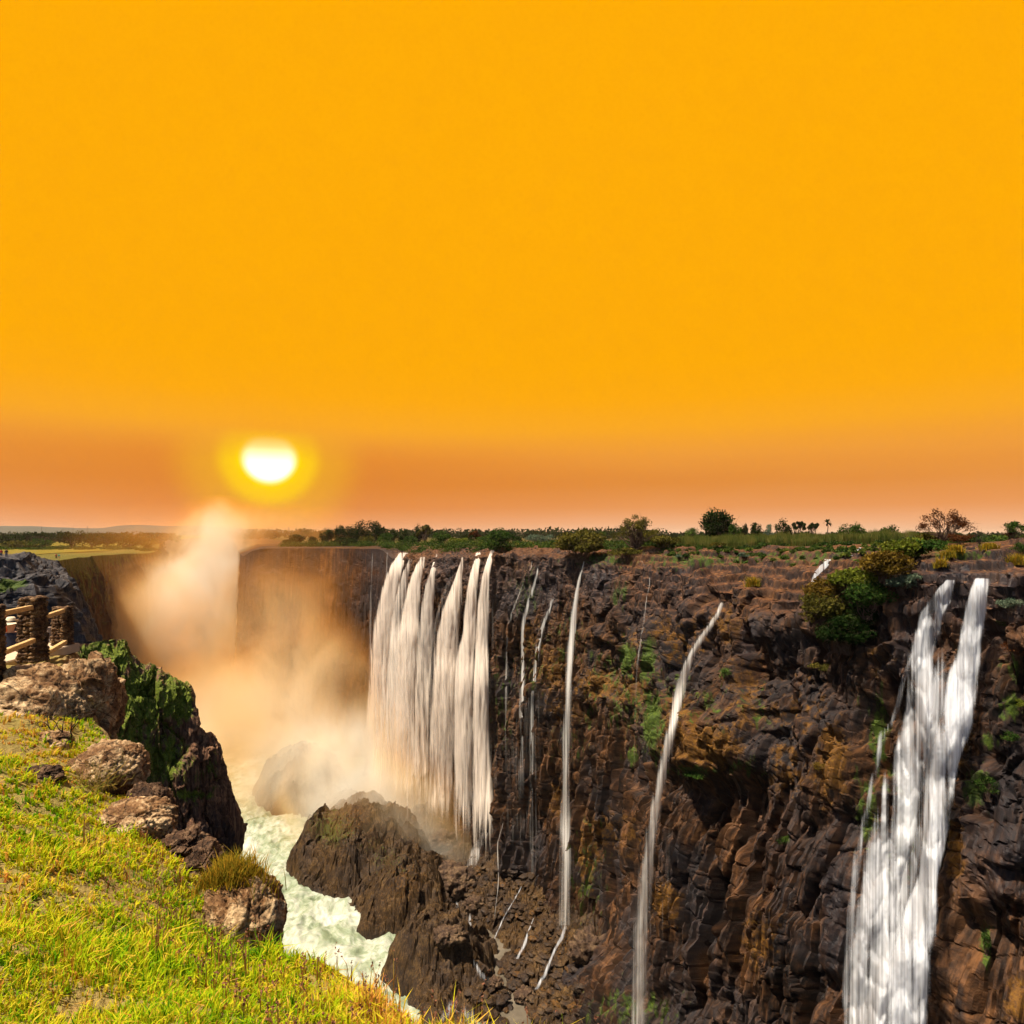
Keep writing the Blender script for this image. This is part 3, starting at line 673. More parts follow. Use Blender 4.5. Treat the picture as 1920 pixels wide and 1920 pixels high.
def tree(base, H, Wd, kind, leaf, label, cat='tree', group=None, seed=0, n=1500, lsize=None, name='tree', trunk_r=None, bark='bark', clumps=None, crown_from=.3, extra=None, depth=None):
    r = np.random.default_rng(seed + 100)
    base = np.array(base, float); root = empty(name, tuple(base), label=label, cat=cat, group=group)
    rw = Wd / 2; dp = (depth or Wd) / 2
    tr = trunk_r or max(.04 * H, .05); segs = []
    lsize = lsize or max(Wd, H) * .034
    nc = clumps or 16
    cs = []
    while len(cs) < nc:
        u = r.uniform(-1, 1, 3)
        if kind == 'umbrella':
            if u[0] ** 2 + u[1] ** 2 > 1: continue
            z = H * (.78 + .16 * r.random() - .12 * (u[0] ** 2 + u[1] ** 2)); c_ = np.array([u[0] * rw * .85, u[1] * dp * .85, z]); rc = (rw * .22, H * .07)
        elif kind == 'spread':
            if u[0] ** 2 + u[1] ** 2 > 1: continue
            rr = math.hypot(u[0], u[1]); z = H * (.3 + .62 * (1 - rr ** 2) * r.uniform(.45, 1) + .12 * rr); c_ = np.array([u[0] * rw * .88, u[1] * dp * .88, z]); rc = (rw * .17, H * .09)
        else:
            if (u ** 2).sum() > 1 or (u ** 2).sum() < .2: continue
            mid_ = H * (crown_from + 1) / 2; c_ = np.array([u[0] * rw * .8, u[1] * dp * .8, mid_ + u[2] * H * (1 - crown_from) / 2 * .8]); rc = (rw * .42, H * (1 - crown_from) * .22)
        cs.append((c_, rc))
    fork = np.array([0, 0, H * (.12 if kind in ('spread', 'bush') else max(.15, crown_from * .7))])
    if kind != 'bush': segs += limb((0, 0, -.3), fork, tr, tr * .75, r, 3, .05)
    for c_, rc in cs:
        st = fork if kind != 'bush' else np.array([r.normal() * rw * .15, r.normal() * dp * .15, -.1])
        segs += limb(st, c_, tr * .4 if kind != 'bush' else tr * .5, tr * .08, r, 4, .16)
        for _ in range(3):
            segs += limb(c_ * .7 + st * .3, c_ + r.normal(size=3) * [rc[0], rc[0], rc[1]] * .9, tr * .13, tr * .04, r, 2, .2)
    if extra:
        for a, b, r0 in extra: segs += limb(a, b, r0, r0 * .35, r, 5, .1)
    V_, F_ = tubes(segs)
    mesh_np('trunk' if kind != 'bush' else 'stem', V_, F_, M[bark], parent=root, smooth=True)
    if leaf:
        per = n // nc; Cs = []; tn = []
        for c_, rc in cs:
            g = r.normal(size=(per, 3)); g /= np.linalg.norm(g, axis=1)[:, None]; g *= r.uniform(.35, 1.05, (per, 1))
            Cs.append(c_ + g * [rc[0], rc[0] * dp / rw, rc[1]] * r.uniform(.8, 1.25)); tn.append(np.clip(r.normal(.45 + r.normal() * .16, .18, per), 0, 1))
        C_ = np.concatenate(Cs); V_, F_ = leaves(C_, lsize, r)
        V_[:, 2] = np.maximum(V_[:, 2], -.1)
        mesh_np('crown' if kind != 'bush' else 'foliage', V_, F_, M[leaf], parent=root, attrs={'tint': np.repeat(np.concatenate(tn), 4)})
    return root

# ------------------------------------------------------------------ foreground slope
E = np.array([(9, -4), (4.5, .2), (3, 1.0), (1.0, 3.2), (-.5, 4.6), (-2.05, 6.1), (-3.3, 7.4), (-4.3, 8.6), (-5.75, 10), (-7.4, 11.6), (-9.1, 13.2), (-10.5, 15), (-11.6, 16.9), (-13.5, 18.5), (-34, 22)])
def edge_d(x, y):
    """signed distance to the brink, positive outside"""
    P_ = np.stack([x, y], -1)[..., None, :]; A = E[:-1]; B = E[1:]
    AB = B - A; t_ = np.clip(((P_ - A) * AB).sum(-1) / (AB * AB).sum(-1), 0, 1)
    Q = A + AB * t_[..., None]; dv_ = P_ - Q; d = np.linalg.norm(dv_, axis=-1)
    k = np.argmin(d, -1); dm = np.take_along_axis(d, k[..., None], -1)[..., 0]
    ABk = AB[k]; dk = np.take_along_axis(dv_, k[..., None, None].repeat(2, -1), -2)[..., 0, :]
    return dm * np.sign(ABk[..., 1] * dk[..., 0] - ABk[..., 0] * dk[..., 1])
ctl = np.array([(-8, 10, -3.05), (-6.6, 10, -3.65), (-5.7, 10, -4.1), (-4.2, 8.4, -4.3), (-3.5, 7.5, -4.3), (-2.15, 6, -4.0), (-3., 6.7, -4.5), (-.7, 4.5, -3.42), (-2.8, 3.5, -2.72), (-1.87, 4, -3.05), (0, 0, -1.75), (-11.4, 15, -3.02), (-9.3, 15, -3.05),
    (-4, 0, -1.7), (-10, 6, -2.2), (-20, 10, -1.6), (0, 3, -2.95), (3, 1.2, -2.6), (-5, 5, -2.95), (-4, 6.5, -3.45), (-7.5, 12, -3.6), (-11, 12.5, -3.0), (-13, 17, -3.0), (-25, 20, -1.6), (-20, 0, -.5), (6, -2, -2)])
def tps(ctl):
    n = len(ctl); d = np.linalg.norm(ctl[:, None, :2] - ctl[None, :, :2], axis=-1)
    K = np.where(d > 0, d * d * np.log(d + 1e-9), 0) + np.eye(n) * .3
    Pm = np.concatenate([np.ones((n, 1)), ctl[:, :2]], 1)
    A = np.block([[K, Pm], [Pm.T, np.zeros((3, 3))]]); w = np.linalg.solve(A, np.concatenate([ctl[:, 2], [0, 0, 0]]))
    def f(x, y):
        d = np.sqrt((x[..., None] - ctl[:, 0]) ** 2 + (y[..., None] - ctl[:, 1]) ** 2)
        return (np.where(d > 0, d * d * np.log(d + 1e-9), 0) * w[:n]).sum(-1) + w[n] + w[n + 1] * x + w[n + 2] * y
    return f
_t = tps(ctl)
def hill(x, y):
    x = np.asarray(x, float); y = np.asarray(y, float)
    p = np.stack([x.ravel(), y.ravel(), np.zeros(x.size)], 1)
    z = _t(x, y) + (.14 * fbm(p * .7, 3) + .03 * fbm(p * 4, 2)).reshape(x.shape)
    d = edge_d(x, y) + (.18 * fbm(p * 1.1 + 8, 3)).reshape(x.shape)
    o = np.clip(d, 0, None)
    return z - np.minimum(1.2 * o + 6 * o ** 1.5, 90), d
hx = np.linspace(-28, 9, 560); hy = np.linspace(-4, 26, 460)
HX, HY = np.meshgrid(hx, hy, indexing='ij'); HZ, HD = hill(HX, HY)
fl = np.stack([HX.ravel(), HY.ravel(), HZ.ravel()], 1)
HZ = HZ + sstep(-.1, .3, HD) * (.35 * facets(fl * [1.2, 1.2, .8], 51)).reshape(HX.shape)
t = NT('slope_soil'); v = t.coord(); n1 = t.noise(v, 1.6, 6, .65); n2 = t.noise(v, 14, 4, .6)
soil = t.mix(n2, t.ramp(n1, [(.35, (.12, .10, .02)), (.5, (.17, .12, .04)), (.65, (.22, .12, .05))]), (.26, .2, .06, 1))
rk = t.ramp(t.noise(v, 2.5, 7, .65), [(.3, (.05, .028, .018)), (.5, (.17, .095, .055)), (.7, (.36, .24, .15))])
cc = t.mix(t.attr('rocky').outputs['Fac'], soil, rk)
M['hill'] = t.surf(t.principled(cc, .9, t.bump(t.math('ADD', n2, n1), .05), .1))
tag(mesh_np('slope_ground', np.stack([HX, HY, HZ], -1).reshape(-1, 3), grid_faces(560, 460, flip=True), M['hill'], smooth=True, attrs={'rocky': sstep(-.15, .12, HD).ravel()}), kind='structure')

# ------------------------------------------------------------------ grass
def blades(name, N_, r0, r1, a0, a1, hmul=1., mat=None, label=None, stalk=False, seed=1, where=None, tuft=6):
    r = np.random.default_rng(seed); nt_ = N_ // tuft
    rad = r0 * (r1 / r0) ** r.random(nt_); ang = r.uniform(a0, a1, nt_)
    x = rad * np.sin(ang); y = rad * np.cos(ang)
    _, d = hill(x, y); keep = d < (-.02 if not stalk else .03)
    if where is not None: keep &= where(x, y)
    x, y, rad = x[keep], y[keep], rad[keep]; n0 = len(x)
    p = np.stack([x, y, np.zeros(n0)], 1)
    lush = fbm(p * .9 + 2, 3); dry = fbm(p * .55 + 30, 3) + .15 * fbm(p * 3, 2)
    dens = fbm(p * 1.7 + 60, 2)
    k = r.random(n0) < np.clip(.8 + .9 * dens, .15, 1); x, y, rad, lush, dry = x[k], y[k], rad[k], lush[k], dry[k]; n0 = len(x)
    hb = (.075 + .05 * lush) * r.uniform(.6, 1.5, n0) * hmul
    tb = r.normal(size=n0) * .10
    rep = lambda a: np.repeat(a, tuft)
    X = rep(x) + r.normal(size=n0 * tuft) * .02; Y_ = rep(y) + r.normal(size=n0 * tuft) * .02
    Zb = hill(X, Y_)[0]
    n = len(X); hgt = rep(hb) * r.uniform(.55, 1.35, n); R_ = rep(rad)
    az = r.uniform(0, 2 * np.pi, n); lean = np.abs(r.normal(.45, .35, n)) * (1. if not stalk else .3)
    w = np.clip(.0011 * R_, .0022, .012) * r.uniform(.6, 1.3, n) * (1 if not stalk else .8)
    L_ = np.stack([np.cos(az), np.sin(az)], 1)
    wd = np.stack([-np.sin(az + r.normal(size=n) * .8), np.cos(az + r.normal(size=n) * .8), np.zeros(n)], 1)
    b = np.stack([X, Y_, Zb - .01], 1)
    m_ = b + np.concatenate([L_ * (hgt * lean * .35)[:, None], (hgt * .6)[:, None]], 1)
    tp = b + np.concatenate([L_ * (hgt * lean * 1.15)[:, None], (hgt * np.clip(1 - .28 * lean, .3, 1))[:, None]], 1)
    w = w[:, None]
    V_ = np.stack([b - wd * w, b + wd * w, m_ - wd * w * .8, m_ + wd * w * .8, tp], 1).reshape(-1, 3)
    o = np.arange(n)[:, None] * 5
    F_ = np.concatenate([o + [0, 1, 3], o + [0, 3, 2], o + [2, 3, 4]], 0)
    tint = np.clip(.45 + .30 * rep(dry) + rep(tb) + r.normal(size=n) * .12 + (r.random(n) < .10) * .35, 0, 1)
    if stalk: tint = np.clip(r.normal(.5, .25, n), 0, 1)
    o_ = mesh_np(name, V_, F_, mat, attrs={'tint': np.repeat(tint, 5)})
    if stalk:                                              # seed heads
        C_ = (tp[:, None] + (r.random((n, 6, 1)) * (m_ - tp)[:, None] * .45) + r.normal(size=(n, 6, 3)) * .004).reshape(-1, 3)
        V2, F2_ = leaves(C_, .010, r)
        o2 = mesh_np('seed_heads', V2, F2_, M['seed'], parent=o_, attrs={'tint': r.random(len(V2))})
    return tag(o_, kind='stuff')
M['grass'] = leaf_mat('grass_blades', [(.03, .12, .004, 1), (.12, .30, .006, 1), (.36, .46, .008, 1), (.60, .50, .02, 1), (.66, .38, .07, 1), (.52, .19, .04, 1)], .45)
M['stalk'] = leaf_mat('grass_stalks', [(.18, .22, .03, 1), (.34, .18, .05, 1), (.30, .09, .03, 1)], .3)
M['seed'] = leaf_mat('seed_heads', [(.12, .05, .03, 1), (.28, .12, .07, 1)], .2)
blades('grass', 330000, 2.6, 15, -1.05, .35, 1., M['grass'], seed=1)
blades('long_grass', 42000, 3.2, 12, -.75, .25, 1.9, M['grass'], seed=2, where=lambda x, y: (edge_d(x, y) > -.45) | (fbm(np.stack([x, y, x * 0], 1) * 1.1 + 5, 2) > .35), tuft=14)
blades('grass_stalks', 2600, 3.2, 10, -.7, .2, 3.0, M['stalk'], seed=3, stalk=True, tuft=3, where=lambda x, y: (edge_d(x, y) > -1.3) & (edge_d(x, y) < .05))

# ------------------------------------------------------------------ boulders
def boulder(name, px, py, D, w, h, dep, mat, label, seed=0, rot=0, tilt=0, fac=.18, sub=6, group=None, sink=.15):
    bm = bmesh.new(); bmesh.ops.create_icosphere(bm, subdivisions=sub, radius=1)
    me = bpy.data.meshes.new(name); bm.to_mesh(me); bm.free()
    n = len(me.vertices); V_ = np.zeros(n * 3, np.float32); me.vertices.foreach_get('co', V_); V_ = V_.reshape(-1, 3)
    s = np.array([w / 2, dep / 2, h / 2]); q = V_ * s / s.max() * 1.6 + seed * 7.7
    nn = V_.copy()
    e = np.abs(V_) ** .8 * np.sign(V_); V_ = V_ * .55 + .45 * e / np.linalg.norm(e, axis=1)[:, None] * 1.02
    d = fac * facets(q * 1.1, 61, .45) + fac * .5 * facets(q * 2.7, 62, .5) + .10 * fbm(q * 1.4, 5, .55) + .03 * fbm(q * 9, 3, .6, True)
    V_ = (V_ + nn * d[:, None]) * s
    a, b = math.cos(rot), math.sin(rot); V_ = np.stack([V_[:, 0] * a - V_[:, 1] * b, V_[:, 0] * b + V_[:, 1] * a, V_[:, 2]], 1)
    a, b = math.cos(tilt), math.sin(tilt); V_ = np.stack([V_[:, 0] * a - V_[:, 2] * b, V_[:, 1], V_[:, 0] * b + V_[:, 2] * a], 1)
    me.vertices.foreach_set('co', V_.astype(np.float32).ravel()); me.update()
    me.materials.append(M[mat]); me.polygons.foreach_set('use_smooth', np.ones(len(me.polygons), bool))
    o = bpy.data.objects.new(name, me); col.objects.link(o); o.location = tuple(P(px, py, D))
    return tag(o, label, 'boulder', group)
def bpx(px0, py0, px1, py1, D, dep, mat, label, **k):
    return boulder('boulder', (px0 + px1) / 2, (py0 + py1) / 2, D, (px1 - px0) * D / F * .87, (py1 - py0) * D / F * .87, dep, mat, label, **k)
bpx(-30, 1238, 186, 1425, 12.0, 2.4, 'stone', 'large pale tan boulder below the railing with a bare bush in front', seed=1, fac=.12)
bpx(106, 1222, 222, 1440, 12.4, 1.7, 'stone', 'tall cracked boulder of stacked lumps at the brink beside the green ridge', seed=2, fac=.2)
bpx(20, 1372, 140, 1432, 10.4, .9, 'stone', 'low flat pale rock at the foot of the large boulder', seed=3, fac=.12)
bpx(130, 1388, 275, 1500, 9.9, 1.1, 'stone', 'rounded brown boulder with wiry plants on its left side, below the large boulder', seed=4, fac=.12)
bpx(28, 1435, 118, 1490, 8.9, .6, 'dstone', 'small half buried rock alone in the upper grass', seed=5)
bpx(175, 1497, 335, 1590, 8.6, .9, 'stone', 'pale flat rock half covered by dry grass halfway down the brink', seed=6, fac=.14)
bpx(235, 1470, 325, 1580, 9.5, .8, 'dstone', 'dark mossy ledge rock at the brink above the dark slabs', seed=7)
bpx(292, 1560, 385, 1630, 8.4, .7, 'dstone', 'dark jagged slab at the brink in front of the ridge', seed=8, tilt=.2, fac=.3)
bpx(340, 1590, 410, 1660, 8.0, .7, 'dstone', 'small dark slab just left of the white topped boulder', seed=9, tilt=.3, fac=.3)
bb = bpx(386, 1626, 536, 1830, 7.2, 1.0, 'stone', 'big white topped boulder at the brink carrying a tuft of grass', seed=10, rot=.3, fac=.13)
bpx(262, 1705, 330, 1750, 6.7, .35, 'dstone', 'small brown stone showing through the middle of the grass', seed=12)
bpx(345, 1740, 440, 1800, 6.9, .5, 'dstone', 'pale brown rock low in the grass at the foot of the white topped boulder', seed=13)
bpx(325, 1655, 395, 1700, 7.6, .5, 'dstone', 'reddish rock among rusty stalks left of the white topped boulder', seed=14)

def tuft_at(name, px, py, D, w, h, n, mat, label, seed=0, cat='grass tuft', dep=None, lean=.5, zoff=0.):
    r = np.random.default_rng(seed + 900); c0 = P(px, py, D)
    W_ = w * D / F; Hh = h * D / F
    b = np.stack([r.normal(size=n) * W_ * .3, r.normal(size=n) * (dep or W_) * .3, np.zeros(n)], 1)
    b[:, 2] -= (b[:, 0] ** 2) / W_ * .6
    az = r.uniform(0, 6.28, n); ln = np.abs(r.normal(lean, .3, n)); hg = Hh * r.uniform(.5, 1.1, n)
    tp = b + np.stack([np.cos(az) * hg * ln, np.sin(az) * hg * ln, hg], 1)
    m_ = b + (tp - b) * [.35, .35, .6]; w_ = max(Hh * .022, D / F * .7)
    wd = np.stack([np.sin(az), -np.cos(az), np.zeros(n)], 1) * w_
    V_ = np.stack([b - wd, b + wd, m_ - wd * .8, m_ + wd * .8, tp], 1).reshape(-1, 3); o = np.arange(n)[:, None] * 5
    F_ = np.concatenate([o + [0, 1, 3], o + [0, 3, 2], o + [2, 3, 4]], 0)
    ob = mesh_np(name, V_, F_, M[mat], attrs={'tint': np.repeat(np.clip(r.normal(.5, .25, n), 0, 1), 5)})
    ob.location = tuple(c0 + [0, 0, zoff]); return tag(ob, label, cat)
M['gtuft'] = leaf_mat('golden_tuft', [(.08, .10, .01, 1), (.24, .17, .015, 1), (.42, .22, .02, 1)], .4)
tuft_at('grass_tuft', 438, 1645, 7.15, 95, 38, 1500, 'gtuft', 'golden green grass tuft growing on the white topped boulder', 1, dep=.35)

# bare bush in front of the large boulder
r = np.random.default_rng(5); segs = []
def grow(p, d, L_, rr, lev):
    q = p + d * L_; segs.extend(limb(p, q, rr, rr * .6, r, 3, .14))
    if lev == 0: return
    for _ in range(3 if lev > 1 else 2):
        nd = d + r.normal(size=3) * [.75, .35, .6]; nd /= np.linalg.norm(nd); grow(q, nd, L_ * r.uniform(.5, .8), rr * .55, lev - 1)
for k in range(3):
    d = np.array([r.normal() * .35, -.05, 1.]); grow(np.array([k * .09 - .1, 0, 0]), d / np.linalg.norm(d), .36, .016, 4)
V_, F_ = tubes(segs, 4)
root = empty('bare_bush', tuple(P(122, 1412, 10.6)), label='leafless twiggy bush in front of the large pale boulder', cat='bush')
mesh_np('stem', V_, F_, M['barkdark'], parent=root)
# wiry plant on the rounded boulder
root = empty('wiry_plant', tuple(P(185, 1482, 9.1)), label='dry wiry plant leaning on the rounded brown boulder', cat='plant')
segs = []
for k in range(60):
    a = np.array([r.normal() * .12, r.normal() * .08, 0]); segs += limb(a, a + np.array([r.normal() * .3, r.normal() * .12, r.uniform(.15, .5)]), .004, .002, r, 4, .2)
V_, F_ = tubes(segs, 3); mesh_np('stem', V_, F_, M['stalk'], parent=root, attrs={'tint': r.random(len(V_)) * .6})

# ------------------------------------------------------------------ viewpoint: stone pillars, rails, floor, people
def pillar(px, pyb, pyt, D, wpx, label, seed):
    r = np.random.default_rng(seed); b = P(px, pyb, D); H = (pyb - pyt) * D / F; W_ = wpx * D / F * .64
    root = empty('stone_pillar', tuple(b), label=label, cat='pillar', group='stone pillars of the viewpoint railing')
    bm = bmesh.new(); bmesh.ops.create_cube(bm, size=1, matrix=__import__('mathutils').Matrix.Diagonal((W_ * .72, W_ * .72, H * .97, 1)))
    for v_ in bm.verts: v_.co.z += H * .485
    bmesh.ops.bevel(bm, geom=bm.edges[:], offset=.03, segments=2, affect='EDGES')
    me = bpy.data.meshes.new('mortar_core'); bm.to_mesh(me); bm.free(); me.materials.append(M['barkdark'])
    o = bpy.data.objects.new('mortar_core', me); col.objects.link(o); o.parent = root
    bm = bmesh.new(); bmesh.ops.create_icosphere(bm, subdivisions=3, radius=1); bv = np.array([v_.co[:] for v_ in bm.verts]); bf = np.array([[v_.index for v_ in f.verts] for f in bm.faces]); bm.free()
    Vs = []; Fs = []; z = .0; k = 0
    while z < H:
        hh = r.uniform(.10, .16) * (W_ / .5); wid = W_ * (1 + .12 * (1 - z / H))
        for side in range(4):
            m = 3
            for j in range(m):
                u = (j + .5) / m - .5 + r.normal() * .04; p = np.array([u * wid, -wid * .42, z + hh / 2 + r.normal() * .012])
                a = side * math.pi / 2; p = np.array([p[0] * math.cos(a) - p[1] * math.sin(a), p[0] * math.sin(a) + p[1] * math.cos(a), p[2]])
                s = np.array([wid / m * r.uniform(.5, .72), wid / m * r.uniform(.5, .72), hh * r.uniform(.50, .66)])
                d = 1 + .28 * facets(bv * 1.4 + k * 3.1, 71, .2) + .12 * perlin(bv * 2 + k); Vs.append(bv * s * d[:, None] + p); Fs.append(bf + k * len(bv)); k += 1
        z += hh * .92
    for j in range(7):
        p = np.array([r.uniform(-.35, .35) * W_, r.uniform(-.35, .35) * W_, H]); s = np.array([.3, .3, .14]) * W_ * r.uniform(.8, 1.2)
        d = 1 + .25 * facets(bv * 1.4 + k * 3.1, 71, .2); Vs.append(bv * s * d[:, None] + p); Fs.append(bf + k * len(bv)); k += 1
    mesh_np('stonework', np.concatenate(Vs), np.concatenate(Fs), M['pstone'], parent=root, smooth=True)
pillar(-16, 1385, 1140, 11.6, 44, 'nearest stone pillar, cut by the left edge of the photo', 1)
pillar(62, 1240, 1122, 14.6, 47, 'thick pillar of stacked brown stones right of the hatted person', 2)
pillar(117, 1228, 1140, 16.6, 35, 'slimmer stone pillar at the right end of the railing', 3)
def beam(name, a, b, th, mat, label=None, parent=None, cat='rail', group=None, hgt=None):
    a = Vector(a); b = Vector(b); d = b - a; bm = bmesh.new()
    bmesh.ops.create_cube(bm, size=1, matrix=__import__('mathutils').Matrix.Diagonal((d.length, th, hgt or th, 1)))
    bmesh.ops.bevel(bm, geom=bm.edges[:], offset=th * .08, segments=2, affect='EDGES')
    me = bpy.data.meshes.new(name); bm.to_mesh(me); bm.free(); me.materials.append(M[mat])
    o = bpy.data.objects.new(name, me); col.objects.link(o); o.location = (a + b) / 2; o.rotation_euler = d.to_track_quat('X', 'Z').to_euler()
    if parent: o.parent = parent
    elif label: tag(o, label, cat, group)
    return o
gr = 'wooden rails of the viewpoint railing'
beam('wooden_rail', P(-20, 1156, 12.0), P(58, 1139, 14.3), .1, 'timber', 'upper yellow wooden rail above the hatted person', group=gr)
beam('wooden_rail', P(0, 1226, 12.2), P(62, 1201, 14.2), .1, 'timber', 'lower yellow wooden rail in front of the hatted person', group=gr)
beam('wooden_rail', P(78, 1159, 14.9), P(118, 1145, 16.3), .1, 'timber', 'upper wooden rail between the thick and the slim pillar', group=gr)
beam('wooden_rail', P(80, 1229, 14.7), P(122, 1204, 16.3), .1, 'timber', 'lower wooden rail between the thick and the slim pillar', group=gr)
beam('metal_rail', P(80, 1173, 17.5), P(108, 1173, 17.8), .06, 'barkdark', 'thin dark rail seen between the two right pillars', cat='rail')
beam('grey_post', P(93, 1176, 17.7), P(93, 1230, 17.7), .2, 'steel', 'grey post under the thin dark rail between the pillars', cat='post')
# floor slab
c0 = P(40, 1236, 14.6)
bm = bmesh.new(); bmesh.ops.create_cube(bm, size=1, matrix=__import__('mathutils').Matrix.Diagonal((1.7, 2.6, .22, 1)))
bmesh.ops.bevel(bm, geom=bm.edges[:], offset=.02, segments=2, affect='EDGES')
me = bpy.data.meshes.new('viewpoint_floor'); bm.to_mesh(me); bm.free(); me.materials.append(M['slab'])
o = bpy.data.objects.new('viewpoint_floor', me); col.objects.link(o); o.location = (-12.25, 15.6, c0[2] - .13)
tag(o, kind='structure')

def cloth(name, c): 
    M[name] = simple(name, c, .9, 12, .15); return name
cloth('navy', (.012, .014, .03)); cloth('white_cloth', (.75, .75, .78)); cloth('orange_cloth', (.6, .1, .03)); cloth('skin', (.35, .18, .11)); cloth('straw', (.62, .52, .36)); cloth('hatband', (.06, .03, .02)); cloth('red_cloth', (.35, .03, .03)); cloth('teal', (.05, .4, .3)); cloth('denim', (.05, .07, .12)); cloth('hair', (.02, .012, .008))

def skin_mesh(name, verts, edges, radii, mat, parent, rootv=0, sub=2):
    me = bpy.data.meshes.new(name); me.from_pydata([tuple(v_) for v_ in verts], edges, []); me.update()
    o = bpy.data.objects.new(name, me); col.objects.link(o); o.parent = parent; me.materials.append(M[mat])
    m = o.modifiers.new('skin', 'SKIN'); m.use_smooth_shade = True
    for i, rr in enumerate(radii):
        s = me.skin_vertices[0].data[i]; s.radius = (rr, rr) if not isinstance(rr, tuple) else rr; s.use_root = (i == rootv)
    s = o.modifiers.new('sub', 'SUBSURF'); s.levels = s.render_levels = sub
    return o

def person(loc, H, label, top, bottom, hat=False, face=0., sleeves=None, arms='forward', group=None):
    """standing figure, faces +Y before rotation"""
    root = empty('person', tuple(loc), label=label, cat='person', group=group); root.rotation_euler = (0, 0, face)
    k = H / 1.75
    v = []; e = []; rd = []
    def add(p, r_, par=None):
        v.append(tuple(np.array(p) * k)); rd.append(tuple(np.array(r_) * k) if isinstance(r_, tuple) else r_ * k)
        if par is not None: e.append((par, len(v) - 1))
        return len(v) - 1
    pel = add((0, 0, .95), (.15, .11)); sp = add((0, .01, 1.15), (.14, .10), pel); ch = add((0, 0, 1.36), (.17, .12), sp); nk = add((0, 0, 1.48), (.06, .06), ch); hd0 = add((0, .015, 1.56), (.07, .08), nk); hd = add((0, .02, 1.66), (.085, .1), hd0); add((0, .01, 1.73), (.06, .07), hd)
    add((0, .115, 1.63), .014, hd)                                      # nose
    for s in (-1, 1): add((s * .088, .01, 1.64), .016, hd)              # ears
    for s in (-1, 1):
        sh = add((s * .19, 0, 1.40), .06, ch)
        if arms == 'forward': el = add((s * .26, .08, 1.14), .045, sh); wr = add((s * .16, .30, 1.12), .03, el); hn = (s * .13, .37, 1.13); hdv = (-s * .2, 1, 0)
        else: el = add((s * .25, -.02, 1.12), .045, sh); wr = add((s * .25, .04, .87), .03, el); hn = (s * .25, .06, .79); hdv = (0, .2, -1)
        pm = add(hn, (.035, .02), wr); hdv = np.array(hdv) / np.linalg.norm(hdv)
        sd_ = np.cross(hdv, (0, 0, 1)) if arms == 'forward' else np.array([0, 1, 0])
        for q, ln in enumerate((.07, .08, .075, .06)):
            f0 = np.array(hn) + hdv * .03 + sd_ * (q - 1.5) * .02; a = add(f0, .009, pm); b = add(f0 + hdv * ln * .6 + np.array([0, 0, -.005]), .008, a); add(f0 + hdv * ln + np.array([0, .0, -.025]), .007, b)
        th_ = add(np.array(hn) + sd_ * .04, .01, pm); add(np.array(hn) + sd_ * .055 + hdv * .04, .009, th_)
        hp = add((s * .09, 0, .88), .09, pel); kn = add((s * .10, .02, .50), .06, hp); an = add((s * .10, -.01, .09), .042, kn); he = add((s * .10, -.03, .04), .045, an); add((s * .11, .15, .03), .035, he)
    skin_mesh('body', v, e, rd, 'skin', root)
    def cl(name, mat, pts, ed, rr):
        skin_mesh(name, [np.array(p) * k for p in pts], ed, [tuple(np.array(a) * k) if isinstance(a, tuple) else a * k for a in rr], mat, root)
    cl('shirt', top, [(0, 0, .93), (0, .01, 1.15), (0, 0, 1.36), (0, 0, 1.45), (-.2, 0, 1.40), (.2, 0, 1.40)], [(0, 1), (1, 2), (2, 3), (2, 4), (2, 5)], [(.18, .135), (.165, .125), (.195, .14), (.08, .08), (.075, .075), (.075, .075)])
    slm = sleeves or top
    for s in (-1, 1):
        e1 = (s * .26, .08, 1.14) if arms == 'forward' else (s * .25, -.02, 1.12)
        e2 = (s * .19, .23, 1.125) if arms == 'forward' else (s * .25, .02, .95)
        cl('sleeve', slm, [(s * .19, 0, 1.405), e1, e2], [(0, 1), (1, 2)], [.08, .062, .048])
    cl('trousers', bottom, [(0, 0, .97), (-.1, 0, .86), (.1, 0, .86), (-.10, .02, .5), (.10, .02, .5), (-.1, -.01, .12), (.1, -.01, .12)], [(0, 1), (0, 2), (1, 3), (2, 4), (3, 5), (4, 6)], [(.165, .13), .11, .11, .08, .08, .06, .06])
    if hat:
        prof_ = [(.0, .16), (.07, .155), (.10, .13), (.112, .06), (.118, .03), (.17, .005), (.205, -.012), (.208, -.004), (.17, .015), (.118, .045)]
        n = 28; th = np.arange(n) / n * 2 * np.pi
        V_ = np.array([[rr * math.cos(a) * .95, rr * math.sin(a) * 1.05, z + (.012 * math.cos(2 * a) if rr > .15 else 0)] for rr, z in prof_[:8] for a in th]) * k
        f = np.array([[i * n + j, i * n + (j + 1) % n, (i + 1) * n + (j + 1) % n, (i + 1) * n + j] for i in range(7) for j in range(n)])
        h_ = mesh_np('hat', V_, f, M['straw'], parent=root, smooth=True); h_.location = (0, .01 * k, 1.69 * k)
        V_ = np.array([[rr * math.cos(a) * .95, rr * math.sin(a) * 1.05, z] for rr, z in ((.120, .03), (.117, .062), (.114, .064)) for a in th]) * k
        f = np.array([[i * n + j, i * n + (j + 1) % n, (i + 1) * n + (j + 1) % n, (i + 1) * n + j] for i in range(2) for j in range(n)])
        mesh_np('hat_band', V_, f, M['hatband'], parent=h_, smooth=True)
    else:
        cl('hair', 'hair', [(0, -.02, 1.60), (0, -.015, 1.69), (0, .0, 1.745)], [(0, 1), (1, 2)], [(.08, .08), (.1, .105), (.07, .08)])
    return root
D_ = 16.0
pf_ = P(20, 1252, D_)
